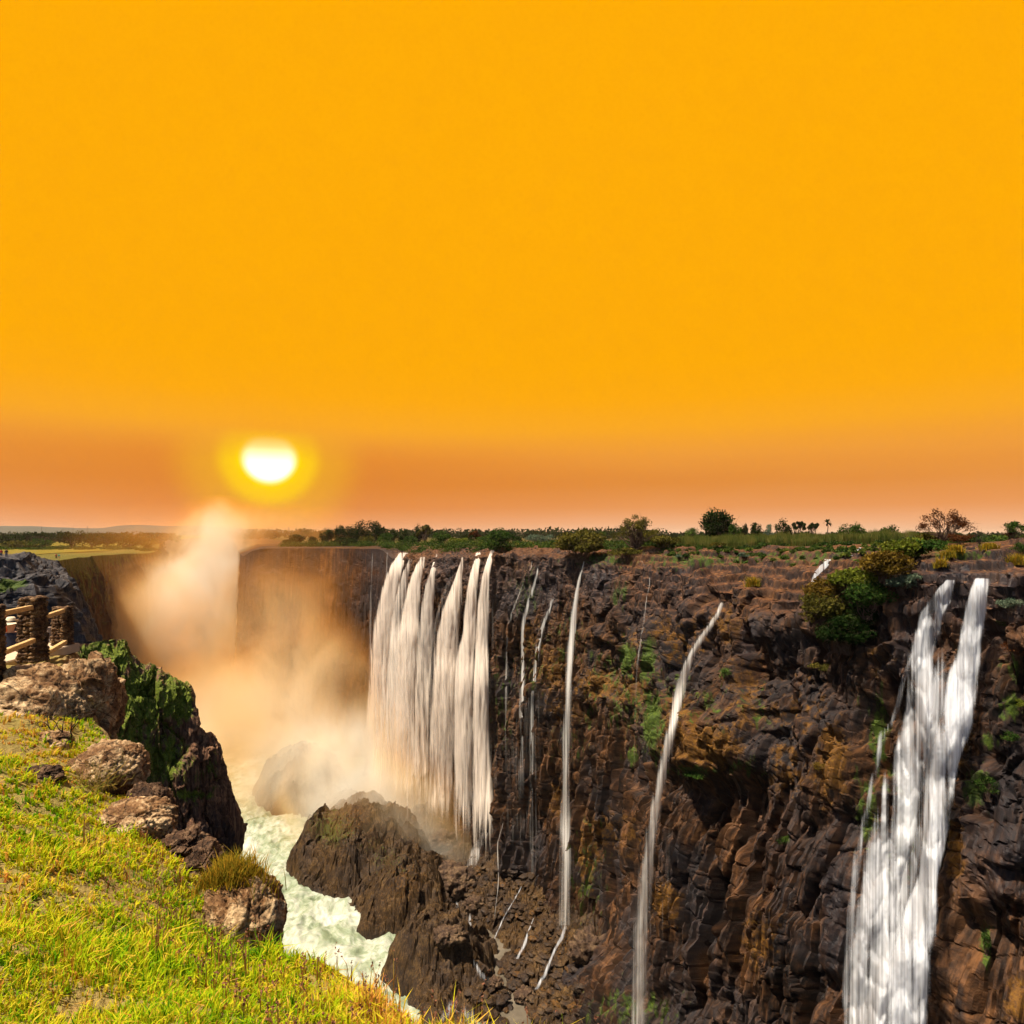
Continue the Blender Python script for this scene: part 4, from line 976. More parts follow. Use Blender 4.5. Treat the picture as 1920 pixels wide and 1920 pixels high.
person((pf_[0], pf_[1], -(1158 - 1000) / F * D_ - 1.86), 1.78, 'person in a pale sun hat and dark vest seen from behind at the railing', 'navy', 'red_cloth', hat=True, face=.15, sleeves='white_cloth', group=None)
D_ = 17.2
pf_ = P(4, 1252, D_)
person((pf_[0], pf_[1], -3.05 - .75), 1.7, 'person in orange beside the hatted person, mostly behind the nearest pillar', 'orange_cloth', 'denim', face=-.5)

# ------------------------------------------------------------------ waterfalls
def fall(label, keys, off=1.2, nu=14, nv=140, bulge=.25, mat='fall', free=True, dens=None, ruf=.5, seed=0, edge=.25, layers=1, name='waterfall', group=None, parent=None, gain=1., spread=0., step=0):
    keys = np.array(keys, float); pys = np.linspace(keys[0, 0], keys[-1, 0], nv)
    L_ = np.interp(pys, keys[:, 0], keys[:, 1]); R_ = np.interp(pys, keys[:, 0], keys[:, 2])
    sp_ = spread * sstep(1050, 1200, pys); L_ = L_ - sp_; R_ = R_ + sp_
    L_ = blur(L_, 4, 0); R_ = blur(R_, 4, 0)
    u = np.linspace(0, 1, nu)
    PX = L_[None] + (R_ - L_)[None] * u[:, None]; PY = np.repeat(pys[None], nu, 0)
    Dm = np.zeros_like(PX); last = 150.
    for i in range(nu):
        for j in range(nv):
            h = cast(PX[i, j], PY[i, j]); last = h.y if h is not None else last; Dm[i, j] = last
    Dc = np.minimum(Dm, np.median(Dm, 0)[None] + 3)
    if free:
        Dc = np.minimum.accumulate(np.percentile(Dc, 30, axis=0)); Dc = blur(Dc, 6, 0)[None] * .8 + .2 * blur(blur(np.minimum.accumulate(Dm, 1), 6, 1), 2, 0)
    else:
        Dc = blur(blur(Dc, 8 if mat == 'cascade' else 3, 1), 4 if mat == 'cascade' else 2, 0)
    led = np.ones_like(Dc)
    if mat == 'jet':
        wv_ = 1 + .3 * fbm(np.stack([pys * .012, pys * 0 + seed, pys * 0], 1), 3); mid2 = (L_ + R_) / 2; hw_ = (R_ - L_) / 2 * wv_ * (1.15 + .55 * sstep(1350, 1850, pys)); mid2 = mid2 + 1.5 * fbm(np.stack([pys * .01, pys * 0 + seed * 3.3, pys * 0], 1), 2)
        PX = (mid2 - hw_)[None] + 2 * hw_[None] * u[:, None]
    if step:
        jag = fbm(np.stack([PX.ravel() * .035, PY.ravel() * .004, np.zeros(PX.size)], 1) + seed, 3).reshape(PX.shape)
        ph = (PY + 42 * jag - .35 * (PX - PX.mean())) / step; fr = ph - np.floor(ph)
        Dc = Dc - .6 * (sstep(0, .3, fr) - fr) - .9
        hole = fbm(np.stack([PX.ravel() * .05, PY.ravel() * .005, np.zeros(PX.size)], 1) + seed * 2 + 7, 3, .6).reshape(PX.shape)
        led = np.clip(1.1 - .22 * sstep(.5, 1., fr), 0, 1) * np.clip(1. + .7 * np.minimum(hole + .05, 0), .5, 1)
    ww = (R_ - L_) * Dc.mean(0) / F
    objs = []
    for ly in range(layers):
        pts = P_ = None
        q = np.stack([PX.ravel() * .15 + seed * 3, PY.ravel() * .012, np.zeros(PX.size)], 1)
        n_ = fbm(q, 3, .6).reshape(PX.shape)
        D2 = Dc - off - ly * .9 - bulge * ww[None] * np.sin(np.pi * u)[:, None] - ruf * n_
        V_ = np.stack([(PX - 960) / F * D2, D2, (1000 - PY) / F * D2], -1)
        uvx = (PX * Dc.mean() / F) * .12 + ly * 3.3 + seed; uvy = V_[..., 2]
        dn = np.interp(pys, *(zip(*dens))) if dens else np.ones(nv)
        ed = sstep(0, edge, u) * sstep(1, 1 - edge, u)
        A = gain * dn[None] * ed[:, None] * led * np.where((u == 0) | (u == 1), 0, 1)[:, None]
        A[:, 0] *= .3
        objs.append((V_, A, uvx, uvy))
    Vs = []; As = []; U = []; Fs = []; o = 0
    for V_, A, a, b in objs:
        Vs.append(V_.reshape(-1, 3)); As.append(A.ravel()); U.append(np.stack([a.ravel(), b.ravel()], 1)); Fs.append(grid_faces(nu, nv, o)); o += V_.shape[0] * V_.shape[1]
    ob = mesh_np(name, np.concatenate(Vs), np.concatenate(Fs), M[mat], smooth=True, attrs={'dens': np.concatenate(As)}, uv=np.concatenate(U))
    return tag(ob, label, 'waterfall', group)

G = None
fall('leftmost broad curtain of the great waterfall, partly lost in mist', [(1034, 752, 770), (1045, 734, 770), (1060, 726, 762), (1090, 716, 755), (1130, 707, 748), (1200, 697, 740), (1300, 691, 734), (1400, 684, 728), (1500, 682, 726)], nu=26, bulge=.22, seed=1, layers=2, dens=[(1034, .6), (1060, 1), (1360, 1), (1500, .15)], spread=9, edge=.3)
fall('second fold of the great waterfall, just right of the leftmost curtain', [(1046, 768, 778), (1070, 752, 770), (1120, 740, 764), (1200, 730, 760), (1300, 724, 757), (1400, 720, 752), (1500, 716, 750)], nu=18, seed=2, off=1.6, dens=[(1046, .5), (1080, .9), (1350, 1), (1500, .15)], spread=9, edge=.3)
fall('third curtain of the great waterfall, hanging straight from a narrow lip', [(1042, 790, 800), (1058, 776, 800), (1090, 764, 794), (1130, 756, 788), (1200, 747, 783), (1300, 741, 782), (1400, 738, 778), (1500, 736, 776)], nu=22, seed=3, layers=2, off=1.3, dens=[(1042, .6), (1070, 1), (1440, 1), (1500, .25)], spread=9, edge=.3)
fall('fourth curtain of the great waterfall, left of the dark rock gap', [(1036, 818, 824), (1060, 808, 820), (1090, 797, 818), (1130, 791, 814), (1180, 786, 812), (1300, 780, 806), (1400, 776, 800), (1520, 772, 800)], nu=18, seed=4, off=1.3, dens=[(1036, .7), (1060, 1), (1200, .95), (1420, .9), (1520, .3)], spread=9, edge=.3)
fall('thin veil between the fourth and fifth curtains of the great waterfall', [(1065, 848, 856), (1100, 832, 846), (1150, 815, 832), (1200, 806, 824), (1300, 800, 818), (1450, 796, 812)], nu=10, seed=5, off=.9, mat='fallthin', dens=[(1065, .4), (1100, .6), (1300, .6), (1450, .3)])
fall('fifth curtain of the great waterfall, starting as a sharp pale spike', [(1043, 866, 869), (1060, 860, 870), (1090, 848, 869), (1120, 836, 867), (1150, 828, 864), (1200, 818, 860), (1300, 810, 856), (1400, 804, 853), (1480, 800, 852), (1560, 798, 850)], nu=26, seed=6, layers=2, off=1.6, dens=[(1043, .9), (1380, 1), (1500, .6), (1560, .1)], spread=9, edge=.3)
fall('sixth curtain of the great waterfall that springs again from a lower ledge', [(1034, 892, 904), (1055, 884, 903), (1090, 876, 898), (1130, 873, 893), (1190, 871, 890), (1215, 862, 888), (1240, 856, 886), (1300, 853, 886), (1400, 851, 888), (1500, 852, 888), (1600, 848, 882)], nu=22, seed=7, layers=2, off=1.8, dens=[(1034, .8), (1060, 1), (1420, .95), (1600, .15)], spread=9, edge=.3)
fall('rightmost bright column of the great waterfall, beside the dark cliff', [(1030, 922, 930), (1045, 912, 928), (1070, 903, 922), (1110, 898, 918), (1200, 894, 913), (1300, 890, 914), (1400, 888, 918), (1500, 886, 924), (1590, 884, 926), (1625, 884, 920)], nu=22, seed=8, layers=2, off=1.6, dens=[(1030, .9), (1300, 1), (1500, .8), (1625, .2)], spread=9, edge=.3)
fall('dim sheet of falling water behind the curtains of the great waterfall', [(1150, 712, 905), (1250, 700, 912), (1400, 690, 920), (1500, 690, 925), (1600, 760, 928)], nu=40, seed=10, off=.3, mat='fall', gain=.85, dens=[(1150, .0), (1220, .6), (1350, .75), (1450, .6), (1600, .05)], edge=.06)
fall('faint spray fringe right of the great waterfall', [(1050, 922, 932), (1150, 918, 930), (1300, 914, 932), (1450, 914, 936), (1600, 916, 940)], nu=10, seed=9, mat='fallthin', dens=[(1050, .35), (1300, .35), (1600, .2)])
for i, (k, lb) in enumerate([([(1035, 698, 700), (1060, 696, 699), (1150, 692, 697), (1280, 690, 697)], 'hair thin trickle on the orange promontory left of the great waterfall'),
                             ([(1035, 725, 728), (1060, 722, 728), (1150, 718, 726)], 'short golden trickle against the left side of the great waterfall'),
                             ([(1037, 998, 1001), (1065, 994, 998), (1070, 990, 996)], 'tiny trickle on black rock below the rim grass'),
                             ([(1080, 984, 988), (1110, 973, 978), (1150, 955, 962), (1180, 948, 954), (1300, 945, 953), (1450, 944, 956)], 'broken trickle down the mossy wall, nearest the great waterfall'),
                             ([(1064, 1008, 1014), (1090, 1001, 1007), (1120, 990, 1000), (1150, 978, 988), (1200, 977, 984), (1300, 974, 983), (1450, 972, 984), (1560, 968, 984)], 'bright stepped trickle left of the forked trickle'),
                             ([(1118, 1040, 1043), (1140, 1030, 1037), (1165, 1013, 1024), (1200, 1005, 1013), (1300, 994, 1002), (1400, 993, 1003), (1500, 990, 1004), (1640, 988, 1006)], 'forked trickle joining into one thread above rusty moss'),
                             ([(1047, 1192, 1196), (1080, 1226, 1229), (1110, 1211, 1214), (1180, 1204, 1208), (1240, 1192, 1196), (1330, 1190, 1193), (1440, 1188, 1192)], 'hair thin trickle over green moss right of the straight jet')]):
    fall(lb, k, nu=6, nv=70, seed=20 + i, off=.7, bulge=.1, mat='fallthin' if i not in (4, 5) else 'jet', free=False, dens=[(1030, .85), (1200, .8), (1450, .5), (1700, .2)], edge=.5, spread=2.5)
fall('tall straight thin jet left of the mossy overhang', [(1049, 1096, 1100), (1070, 1088, 1094), (1100, 1079, 1087), (1150, 1072, 1080), (1200, 1066, 1075), (1300, 1061, 1070), (1400, 1056, 1067), (1500, 1053, 1068), (1550, 1050, 1070), (1600, 1056, 1070), (1700, 1053, 1069), (1742, 1046, 1068)], nu=14, seed=31, off=1.2, mat='jet', gain=1.0, edge=.5, ruf=.2, spread=5., dens=[(1049, .6), (1080, .9), (1200, 1), (1400, .8), (1650, .62), (1742, .4)])
fall('small cascade at the foot of the straight jet', [(1735, 1056, 1066), (1760, 1045, 1062), (1775, 1038, 1048), (1800, 1028, 1036), (1830, 1014, 1028), (1855, 998, 1010)], nu=8, nv=60, seed=32, gain=.75, off=1.3, mat='cascade', free=False, edge=.4)
fall('second small cascade on the talus left of the straight jet', [(1720, 1000, 1003), (1745, 988, 994), (1770, 978, 990), (1798, 964, 974)], nu=6, nv=50, seed=33, gain=.75, off=1.3, mat='cascade', free=False, edge=.4)
fall('thread of water on the talus below the forked trickle', [(1660, 978, 982), (1690, 960, 965), (1720, 942, 947), (1765, 922, 928)], nu=6, nv=50, seed=34, gain=.75, off=1.3, mat='cascade', free=False, edge=.4)
fall('thread of water right beside the foot of the great waterfall', [(1540, 944, 947), (1580, 930, 934), (1650, 934, 937), (1720, 926, 928)], nu=5, nv=50, seed=35, off=1.3, mat='fallthin', free=False, edge=.4)
fall('fan of spray over the ledge below the rightmost column', [(1560, 900, 925), (1585, 882, 912), (1610, 872, 905), (1640, 868, 890)], nu=10, nv=60, seed=36, off=1.3, mat='fallthin', free=False, edge=.3, dens=[(1560, .6), (1600, .9), (1640, .5)])
fall('arching white jet springing from a notch in the brown buttress', [(1128, 1352, 1357), (1145, 1341, 1356), (1165, 1331, 1345), (1180, 1322, 1332), (1200, 1306, 1322), (1230, 1286, 1305), (1260, 1275, 1294), (1300, 1264, 1284), (1360, 1252, 1271), (1430, 1237, 1255), (1500, 1222, 1240), (1600, 1207, 1226), (1700, 1196, 1218), (1800, 1188, 1212), (1990, 1178, 1208)], nu=16, nv=200, seed=41, off=1.6, mat='jet', edge=.5, gain=1., ruf=.2, spread=4., dens=[(1128, .8), (1200, 1), (1450, .9), (1700, .75), (2000, .6)])
fall('faint wide dripping veil between the great waterfall and the straight jet', [(1190, 940, 1046), (1400, 932, 1044), (1560, 926, 1040), (1660, 930, 1036)], nu=26, seed=45, off=.9, mat='fallthin', free=False, edge=.3, gain=.5, dens=[(1190, 0), (1300, .8), (1560, .8), (1660, .1)])
fall('soft drifting veil around the straight jet', [(1120, 1066, 1090), (1300, 1054, 1082), (1500, 1044, 1080), (1735, 1034, 1080)], nu=12, seed=43, off=2.0, mat='fallthin', edge=.5, dens=[(1120, .1), (1300, .6), (1735, .7)])
fall('soft drifting veil around the arching jet', [(1220, 1280, 1312), (1360, 1240, 1282), (1500, 1208, 1256), (1700, 1182, 1236), (1990, 1160, 1230)], nu=14, seed=44, off=3.0, mat='fallthin', edge=.5, dens=[(1220, .1), (1400, .6), (1990, .7)])
fall('pale veil of drifting spray right of the arching jet', [(1330, 1262, 1290), (1400, 1256, 1282), (1550, 1236, 1268), (1700, 1216, 1264), (1980, 1200, 1250)], nu=10, seed=42, off=2.5, mat='fallthin', dens=[(1330, .05), (1500, .28), (1980, .3)])
def casc(label, keys, **k):
    k.setdefault('mat', 'cascade'); k.setdefault('free', False); k.setdefault('off', .8); k.setdefault('nv', 220); k.setdefault('nu', 26); k.setdefault('ruf', .22)
    return fall(label, keys, **k)
casc('bright right branch of the big right waterfall, from the square lip', [(1083, 1828, 1860), (1095, 1820, 1859), (1120, 1812, 1856), (1150, 1808, 1850), (1200, 1798, 1842), (1235, 1792, 1840), (1262, 1776, 1836), (1300, 1764, 1834), (1360, 1754, 1826), (1440, 1740, 1796), (1500, 1732, 1786), (1560, 1728, 1778), (1640, 1724, 1758), (1700, 1694, 1764), (1800, 1662, 1750), (2000, 1640, 1738)], seed=51, layers=2, off=1.4, edge=.25, step=105, nv=300, nu=34, spread=7.)
casc('stepped left branch of the big right waterfall', [(1086, 1778, 1792), (1100, 1760, 1792), (1112, 1742, 1790), (1135, 1736, 1786), (1150, 1722, 1770), (1200, 1712, 1760), (1240, 1700, 1754), (1262, 1704, 1760), (1300, 1698, 1762), (1360, 1690, 1752), (1420, 1668, 1745), (1480, 1644, 1735), (1560, 1624, 1726), (1640, 1612, 1700), (1760, 1592, 1690), (2000, 1572, 1670)], seed=52, gain=.92, off=1.2, edge=.25, step=64, nv=300, nu=40, spread=7.)
casc('diagonal cascade linking the two branches of the big right waterfall', [(1180, 1776, 1792), (1220, 1752, 1790), (1260, 1738, 1800), (1300, 1728, 1790), (1360, 1722, 1775), (1440, 1700, 1760), (1560, 1690, 1750), (1700, 1660, 1720), (2000, 1630, 1700)], seed=53, gain=.72, dens=[(1180, 0), (1270, .9), (2000, 1)], off=1.0, step=90, edge=.35)
casc('thin side strand left of the big right waterfall', [(1222, 1706, 1722), (1250, 1690, 1712), (1300, 1678, 1698), (1345, 1668, 1690), (1375, 1640, 1672), (1420, 1636, 1656), (1500, 1620, 1640), (1600, 1594, 1622), (1700, 1582, 1612), (2000, 1562, 1600)], seed=54, nu=12, gain=.62, off=1.0, step=120, edge=.4)
casc('little white cascade beside the bushes on the upper terrace', [(1048, 1545, 1560), (1056, 1538, 1562), (1066, 1528, 1552), (1078, 1522, 1536), (1095, 1518, 1530), (1110, 1516, 1530)], seed=55, nu=10, nv=50, off=.5, gain=.8)
casc('small white trickle over rocks near the reeds', [(1026, 1612, 1618), (1034, 1598, 1608), (1042, 1590, 1600)], seed=56, nu=5, nv=24, off=.4, gain=.8)
for i, (k, lb) in enumerate([([(1795, 880, 892), (1815, 885, 905), (1835, 892, 925), (1850, 880, 932)], 'white rapid between the dark island rocks and the rubble'),
                             ([(1868, 842, 872), (1885, 828, 868), (1910, 808, 850), (1930, 800, 840)], 'foaming rapid at the bottom edge, left of the rubble'),
                             ([(1885, 855, 900), (1915, 850, 905), (1940, 850, 905)], 'foam patch at the bottom edge beside the rapid'),
                             ([(1690, 852, 862), (1705, 850, 866)], 'small white spill below the mossy slabs'),
                             ([(1712, 878, 884), (1730, 872, 890), (1745, 868, 896)], 'small white spill into the murky pool')]):
    casc(lb, k, seed=60 + i, nu=16, nv=40, off=.8, gain=.62, edge=.48, dens=[(k[0][0], .4), (k[0][0] * .7 + k[-1][0] * .3, 1), (k[0][0] * .3 + k[-1][0] * .7, .9), (k[-1][0], 0)], bulge=.02, ruf=.1)

# ------------------------------------------------------------------ mist and haze
def mist():
    t = NT('mist'); v = t.coord()
    warp = t.n('TexNoise', {'Vector': v, 'Scale': .018, 'Detail': 2.}).outputs['Color']
    vw = t.n('VectorMath', {0: v, 1: t.n('VectorMath', {0: t.n('VectorMath', {0: warp, 1: (.5, .5, .5)}, operation='SUBTRACT').outputs[0], 1: (46, 46, 44)}, operation='MULTIPLY').outputs[0]}, operation='ADD').outputs[0]
    tot = None
    for (cx, cy, cz, rx, ry, rz, a) in [(-184, 400, -52, 29, 72, 68, .11), (-125, 322, -92, 68, 76, 36, .045), (-62, 232, -94, 44, 26, 28, .08), (-42, 206, -90, 34, 20, 26, .075), (-205, 340, -60, 50, 60, 66, .02), (-110, 285, -55, 50, 34, 55, .03), (-170, 400, 2, 85, 50, 18, .016), (-84, 248, -72, 34, 20, 40, .035), (-24, 188, -97, 24, 15, 18, .06)]:
        q = t.n('VectorMath', {0: t.n('VectorMath', {0: vw, 1: (cx, cy, cz)}, operation='SUBTRACT').outputs[0], 1: (1 / rx, 1 / ry, 1 / rz)}, operation='MULTIPLY').outputs[0]
        l = t.n('VectorMath', {0: q}, operation='LENGTH').outputs['Value']
        d = t.n('MapRange', {'Value': l, 'From Min': 1.2, 'From Max': .0, 'To Min': 0., 'To Max': a}, interpolation_type='SMOOTHSTEP').outputs[0]
        tot = d if tot is None else t.math('ADD', tot, d)
    n = t.noise(t.coord((1, 1, .8)), .04, 6, .62, .8)
    f = t.n('MapRange', {'Value': n, 'From Min': .40, 'From Max': .62, 'To Min': .16, 'To Max': 1.6}).outputs[0]
    dens = t.math('MULTIPLY', tot, f)
    vc = t.ramp(t.math('MULTIPLY', tot, 12.), [(.05, (1., .43, .07)), (.22, (1., .72, .36)), (.58, (1., .97, .88))])  # thin mist orange, core cream: sun backlight put into the volume colour
    pv = t.n('VolumePrincipled', {'Color': vc, 'Density': dens, 'Anisotropy': -.1}).outputs[0]
    t.t.links.new(pv, t.out.inputs['Volume'])
    bm = bmesh.new(); bmesh.ops.create_cube(bm, size=1)
    lo_, hi_ = np.array((-275, 185, -101)), np.array((-12, 500, 24))
    for v_ in bm.verts: v_.co = Vector(lo_ + (np.array(v_.co) + .5) * (hi_ - lo_))
    me = bpy.data.meshes.new('mist'); bm.to_mesh(me); bm.free(); me.materials.append(t.m)
    o = bpy.data.objects.new('mist', me); col.objects.link(o); tag(o, kind='stuff')
c.volume_step_rate = .4; c.volume_max_steps = 256
mist()
t = NT('haze'); pv = t.n('VolumePrincipled', {'Color': (1, .80, .62, 1), 'Density': .000035, 'Anisotropy': .1}).outputs[0]
t.t.links.new(pv, t.out.inputs['Volume']); t.m.cycles.homogeneous_volume = True
bm = bmesh.new(); bmesh.ops.create_cube(bm, size=1)
lo_, hi_ = np.array((-9000, -60, -112)), np.array((9000, 7600, 34))
for v_ in bm.verts: v_.co = Vector(lo_ + (np.array(v_.co) + .5) * (hi_ - lo_))
me = bpy.data.meshes.new('haze'); bm.to_mesh(me); bm.free(); me.materials.append(t.m)
o = bpy.data.objects.new('haze', me); col.objects.link(o); tag(o, kind='stuff')
#@@P3S@@

# ------------------------------------------------------------------ far plain, woods, trees
tri = []; tv = []
for nm in ('plain', 'grassland'):
    me = bpy.data.objects[nm].data; o_ = len(tv)
    tv += [tuple(v_.co) for v_ in me.vertices]; tri += [tuple(i + o_ for i in p.vertices) for p in me.polygons]
BP = BVHTree.FromPolygons(tv, tri)
def gz(x, y, dflt=-6.):
    zs = []
    for b in (BV, BP):
        h = b.ray_cast(Vector((x, y, 80)), Vector((0, 0, -1)))
        if h[0] is not None: zs.append(h[0].z)
    return max(zs) if zs else dflt
HXs = np.linspace(-7500, 600, 220); HYs = np.linspace(2700, 4200, 24); A_, B_ = np.meshgrid(HXs, HYs, indexing='ij')
ln = sstep(500, -2400, A_) * 62 * (1 - ((B_ - 3450) / 800) ** 2).clip(0) ** .8
hh = ln * (.75 + .40 * fbm(np.stack([A_.ravel(), B_.ravel(), A_.ravel() * 0], 1) * .0016, 4).reshape(A_.shape)) - 16
M['hills'] = grassland('wooded_hills', (.03, .04, .035, 1), (.06, .065, .055, 1), (.09, .085, .07, 1), .02)
tag(mesh_np('hills', np.stack([A_, B_, hh], -1).reshape(-1, 3), grid_faces(220, 24, flip=True), M['hills'], smooth=True), kind='structure')
r = np.random.default_rng(12)
Cs = []
for (p0, p1, D0, D1, nn_, hgt) in [(-250, 330, 620, 1100, 230, 10), (430, 1250, 700, 1300, 300, 12), (1250, 2100, 500, 900, 160, 7), (-300, 300, 1500, 2600, 200, 14)]:
    for _ in range(nn_):
        D = r.uniform(D0, D1); x = (r.uniform(p0, p1) - 960) / F * D; z = gz(x, D, -10); s = r.uniform(.6, 1.25) * hgt
        g = r.normal(size=(60, 3)); g /= np.linalg.norm(g, axis=1)[:, None]; g *= r.uniform(.5, 1, (60, 1)); g[:, 2] = g[:, 2] * .5 + .5
        Cs.append(np.array([x, D, z]) + g * [s * .9, s * .9, s])
C_ = np.concatenate(Cs); V_, F_ = leaves(C_, 1.9, r)
tag(mesh_np('distant_woodland', V_, F_, M['leaf_dark'], attrs={'tint': np.repeat(np.clip(r.normal(.4, .25, len(C_)), 0, 1), 4)}), kind='stuff')

Rk = np.array([(440, 340), (600, 305), (700, 285), (735, 264), (800, 243), (870, 222), (925, 206), (1010, 185), (1090, 169), (1200, 145), (1340, 118), (1500, 100), (1700, 85), (1865, 77), (2200, 66)], float)
rimD = lambda px: float(np.interp(px, Rk[:, 0], Rk[:, 1]))
def sky_tree(px, top, w, D, kind, leaf, label, n=900, cat='tree', **k):
    x = (px - 960) / F * D; z = gz(x, D); H = max((1000 - top) / F * D - z, 2.0)
    return tree((x, D, z), H, w * D / F, kind, leaf, label, cat=cat, seed=int(px * 7 + top), n=n, **k)
gL = 'trees on the grassy left plateau'; gI = 'trees on the island behind the promontory'; gH = 'trees on the horizon beyond the reeds'
for a in [
    (12, 1000, 60, 440, 'round', 'leaf_dark', 'low dark tree cut by the left edge of the photo', gL), (24, 1001, 44, 470, 'umbrella', 'leaf_dark', 'flat topped dark tree at the far left of the skyline', gL),
    (52, 998, 20, 480, 'round', 'leaf_dark', 'small round dark treetop standing alone left of the flat dark pair', gL), (80, 998, 38, 480, 'umbrella', 'leaf_dark', 'wide flat crowned dark tree above the bright green bush', gL),
    (76, 1009, 44, 430, 'round', 'leaf_green', 'bright green low tree at the far edge of the meadow', gL), (135, 992, 58, 440, 'round', 'leaf_dark', 'biggest round dark tree on the left plateau, behind the two walkers', gL),
    (172, 1004, 44, 445, 'round', 'leaf_dark', 'dark tree just right of the biggest round tree', gL), (200, 1000, 46, 455, 'round', 'leaf_dark', 'dark tree midway between the big round tree and the mist', gL),
    (243, 1004, 48, 440, 'round', 'leaf_dark', 'dark tree left of the last tree before the mist', gL), (278, 1003, 40, 450, 'round', 'leaf_olive', 'olive tree at the edge of the rising mist', gL), (40, 1013, 70, 430, 'round', 'leaf_olive', 'olive thicket under the flat topped trees', gL)]:
    sky_tree(*a[:7], group=a[7], n=800, crown_from=.05, clumps=14)
for a in [
    (541, 1010, 22, 372, 'round', 'leaf_dark', 'small dark bush tree nearest the promontory corner'), (556, 1002, 34, 372, 'round', 'leaf_dark', 'round dark tree near the promontory corner'),
    (588, 1005, 20, 368, 'round', 'leaf_dark', 'small dark tree standing in the gap of the dark grove'), (613, 987, 30, 352, 'round', 'leaf_dark', 'leftmost tall tree of the dark grove'),
    (640, 985, 34, 356, 'round', 'leaf_dark', 'second tall tree of the dark grove'), (669, 975, 46, 352, 'round', 'leaf_dark', 'tallest tree in the dark grove'), (703, 977, 42, 350, 'round', 'leaf_dark', 'broad dark tree right of the tallest one'),
    (730, 986, 28, 346, 'round', 'leaf_dark', 'dark tree with a forked top above the round green bush'), (755, 992, 28, 340, 'round', 'leaf_dark', 'short dark tree right of the forked top'), (783, 986, 32, 330, 'round', 'leaf_dark', 'dark tree under the sparse crowned tree'),
    (797, 977, 32, 326, 'spread', 'leaf_olive', 'sparse crowned olive tree rising above the right end of the dark grove'), (727, 999, 40, 318, 'round', 'leaf_green', 'round bright green bush tree in front of the dark grove'),
    (768, 1004, 34, 312, 'round', 'leaf_green', 'low green tree right of the round green bush'), (690, 1003, 34, 322, 'round', 'leaf_olive', 'olive shrub tree at the foot of the dark grove'), (650, 1008, 50, 322, 'round', 'leaf_dark', 'dark undergrowth tree at the foot of the tallest tree'),
    (826, 996, 42, 300, 'round', 'leaf_green', 'wide green tree right of the dark grove'), (858, 1006, 44, 270, 'round', 'leaf_lime', 'light green dome shaped bush tree behind the falls'), (887, 993, 40, 290, 'spread', 'leaf_rust', 'reddish crowned tree on the skyline'),
    (876, 1002, 30, 285, 'round', 'leaf_dark', 'dark tree directly under the reddish crown'), (905, 1005, 34, 270, 'round', 'leaf_green', 'low green tree right of the reddish crowned tree')]:
    sky_tree(*a[:7], group=gI, n=1900, crown_from=.06, clumps=15)
for a in [
    (970, 1004, 32, 260, 'round', 'leaf_dark', 'small dark tree over the falls, left of the pale distant row'), (1006, 1002, 44, 420, 'round', 'leaf_pale', 'pale bluish distant tree row, left part'), (1030, 1003, 30, 430, 'round', 'leaf_pale', 'pale bluish distant tree row, right part'),
    (1130, 996, 34, 230, 'round', 'leaf_green', 'green tree left of the spreading tree on the rim'), (1297, 988, 32, 190, 'round', 'leaf_green', 'small green tree left of the big dark round tree'), (1348, 955, 62, 200, 'round', 'leaf_dark', 'big solitary dark round tree standing above the reeds'),
    (1378, 982, 26, 185, 'round', 'leaf_green', 'bright green bush tree at the right foot of the big dark tree'), (1395, 982, 16, 230, 'round', 'leaf_dark', 'tiny dark treetop right of the big dark tree'), (1416, 979, 26, 210, 'round', 'leaf_dark', 'bushy dark green tree above the driftwood stump'),
    (1442, 984, 20, 240, 'round', 'leaf_pale', 'small greyish tree left of the grey dome'), (1469, 976, 34, 250, 'round', 'leaf_dark', 'dark dome shaped tree of the horizon row'), (1497, 977, 28, 255, 'umbrella', 'leaf_dark', 'flat crowned tree in the middle of the horizon row'),
    (1524, 978, 28, 250, 'umbrella', 'leaf_dark', 'double crowned tree left of the palm'), (1590, 977, 36, 190, 'round', 'leaf_green', 'ragged green tree right of the palm'), (1612, 979, 30, 186, 'round', 'leaf_green', 'green tree at the right end of the ragged pair'), (1668, 986, 40, 170, 'round', 'leaf_green', 'low green shrub tree rising from the reeds')]:
    sky_tree(*a[:7], group=gH, n=1500 if a[2] < 50 else 4500, crown_from=.12, clumps=13 if a[2] < 50 else 34)
# palm
x, D = (1552 - 960) / F * 250, 250; z0 = gz(x, D); H = (1000 - 980) / F * 250 - z0
root = empty('palm_tree', (x, D, z0), label='small fan palm on the horizon between the flat crowned and ragged trees', cat='palm')
V_, F_ = tubes(limb((0, 0, -.2), (0, 0, H), .22, .14, r, 5, .02)); mesh_np('trunk', V_, F_, M['bark'], parent=root)
Vs = []; Fs = []; o_ = 0
for k in range(34):
    a = r.uniform(0, 6.28); el = r.uniform(-.7, 1.3); d = np.array([math.cos(a) * math.cos(el), math.sin(a) * math.cos(el), math.sin(el)]); sdv = np.cross(d, (0, 0, 1.01)); sdv /= np.linalg.norm(sdv)
    b = np.array([0, 0, H]); m_ = b + d * 1.2; e_ = b + d * 1.9 + np.array([0, 0, -.35])
    Vs += [b - sdv * .05, b + sdv * .05, m_ + sdv * .42, m_ - sdv * .42, e_ + sdv * .12, e_ - sdv * .12]; Fs += [[o_, o_ + 1, o_ + 2, o_ + 3], [o_ + 3, o_ + 2, o_ + 4, o_ + 5]]; o_ += 6
mesh_np('crown', np.array(Vs), np.array(Fs), M['leaf_dark'], parent=root, attrs={'tint': r.random(len(Vs)) * .7})

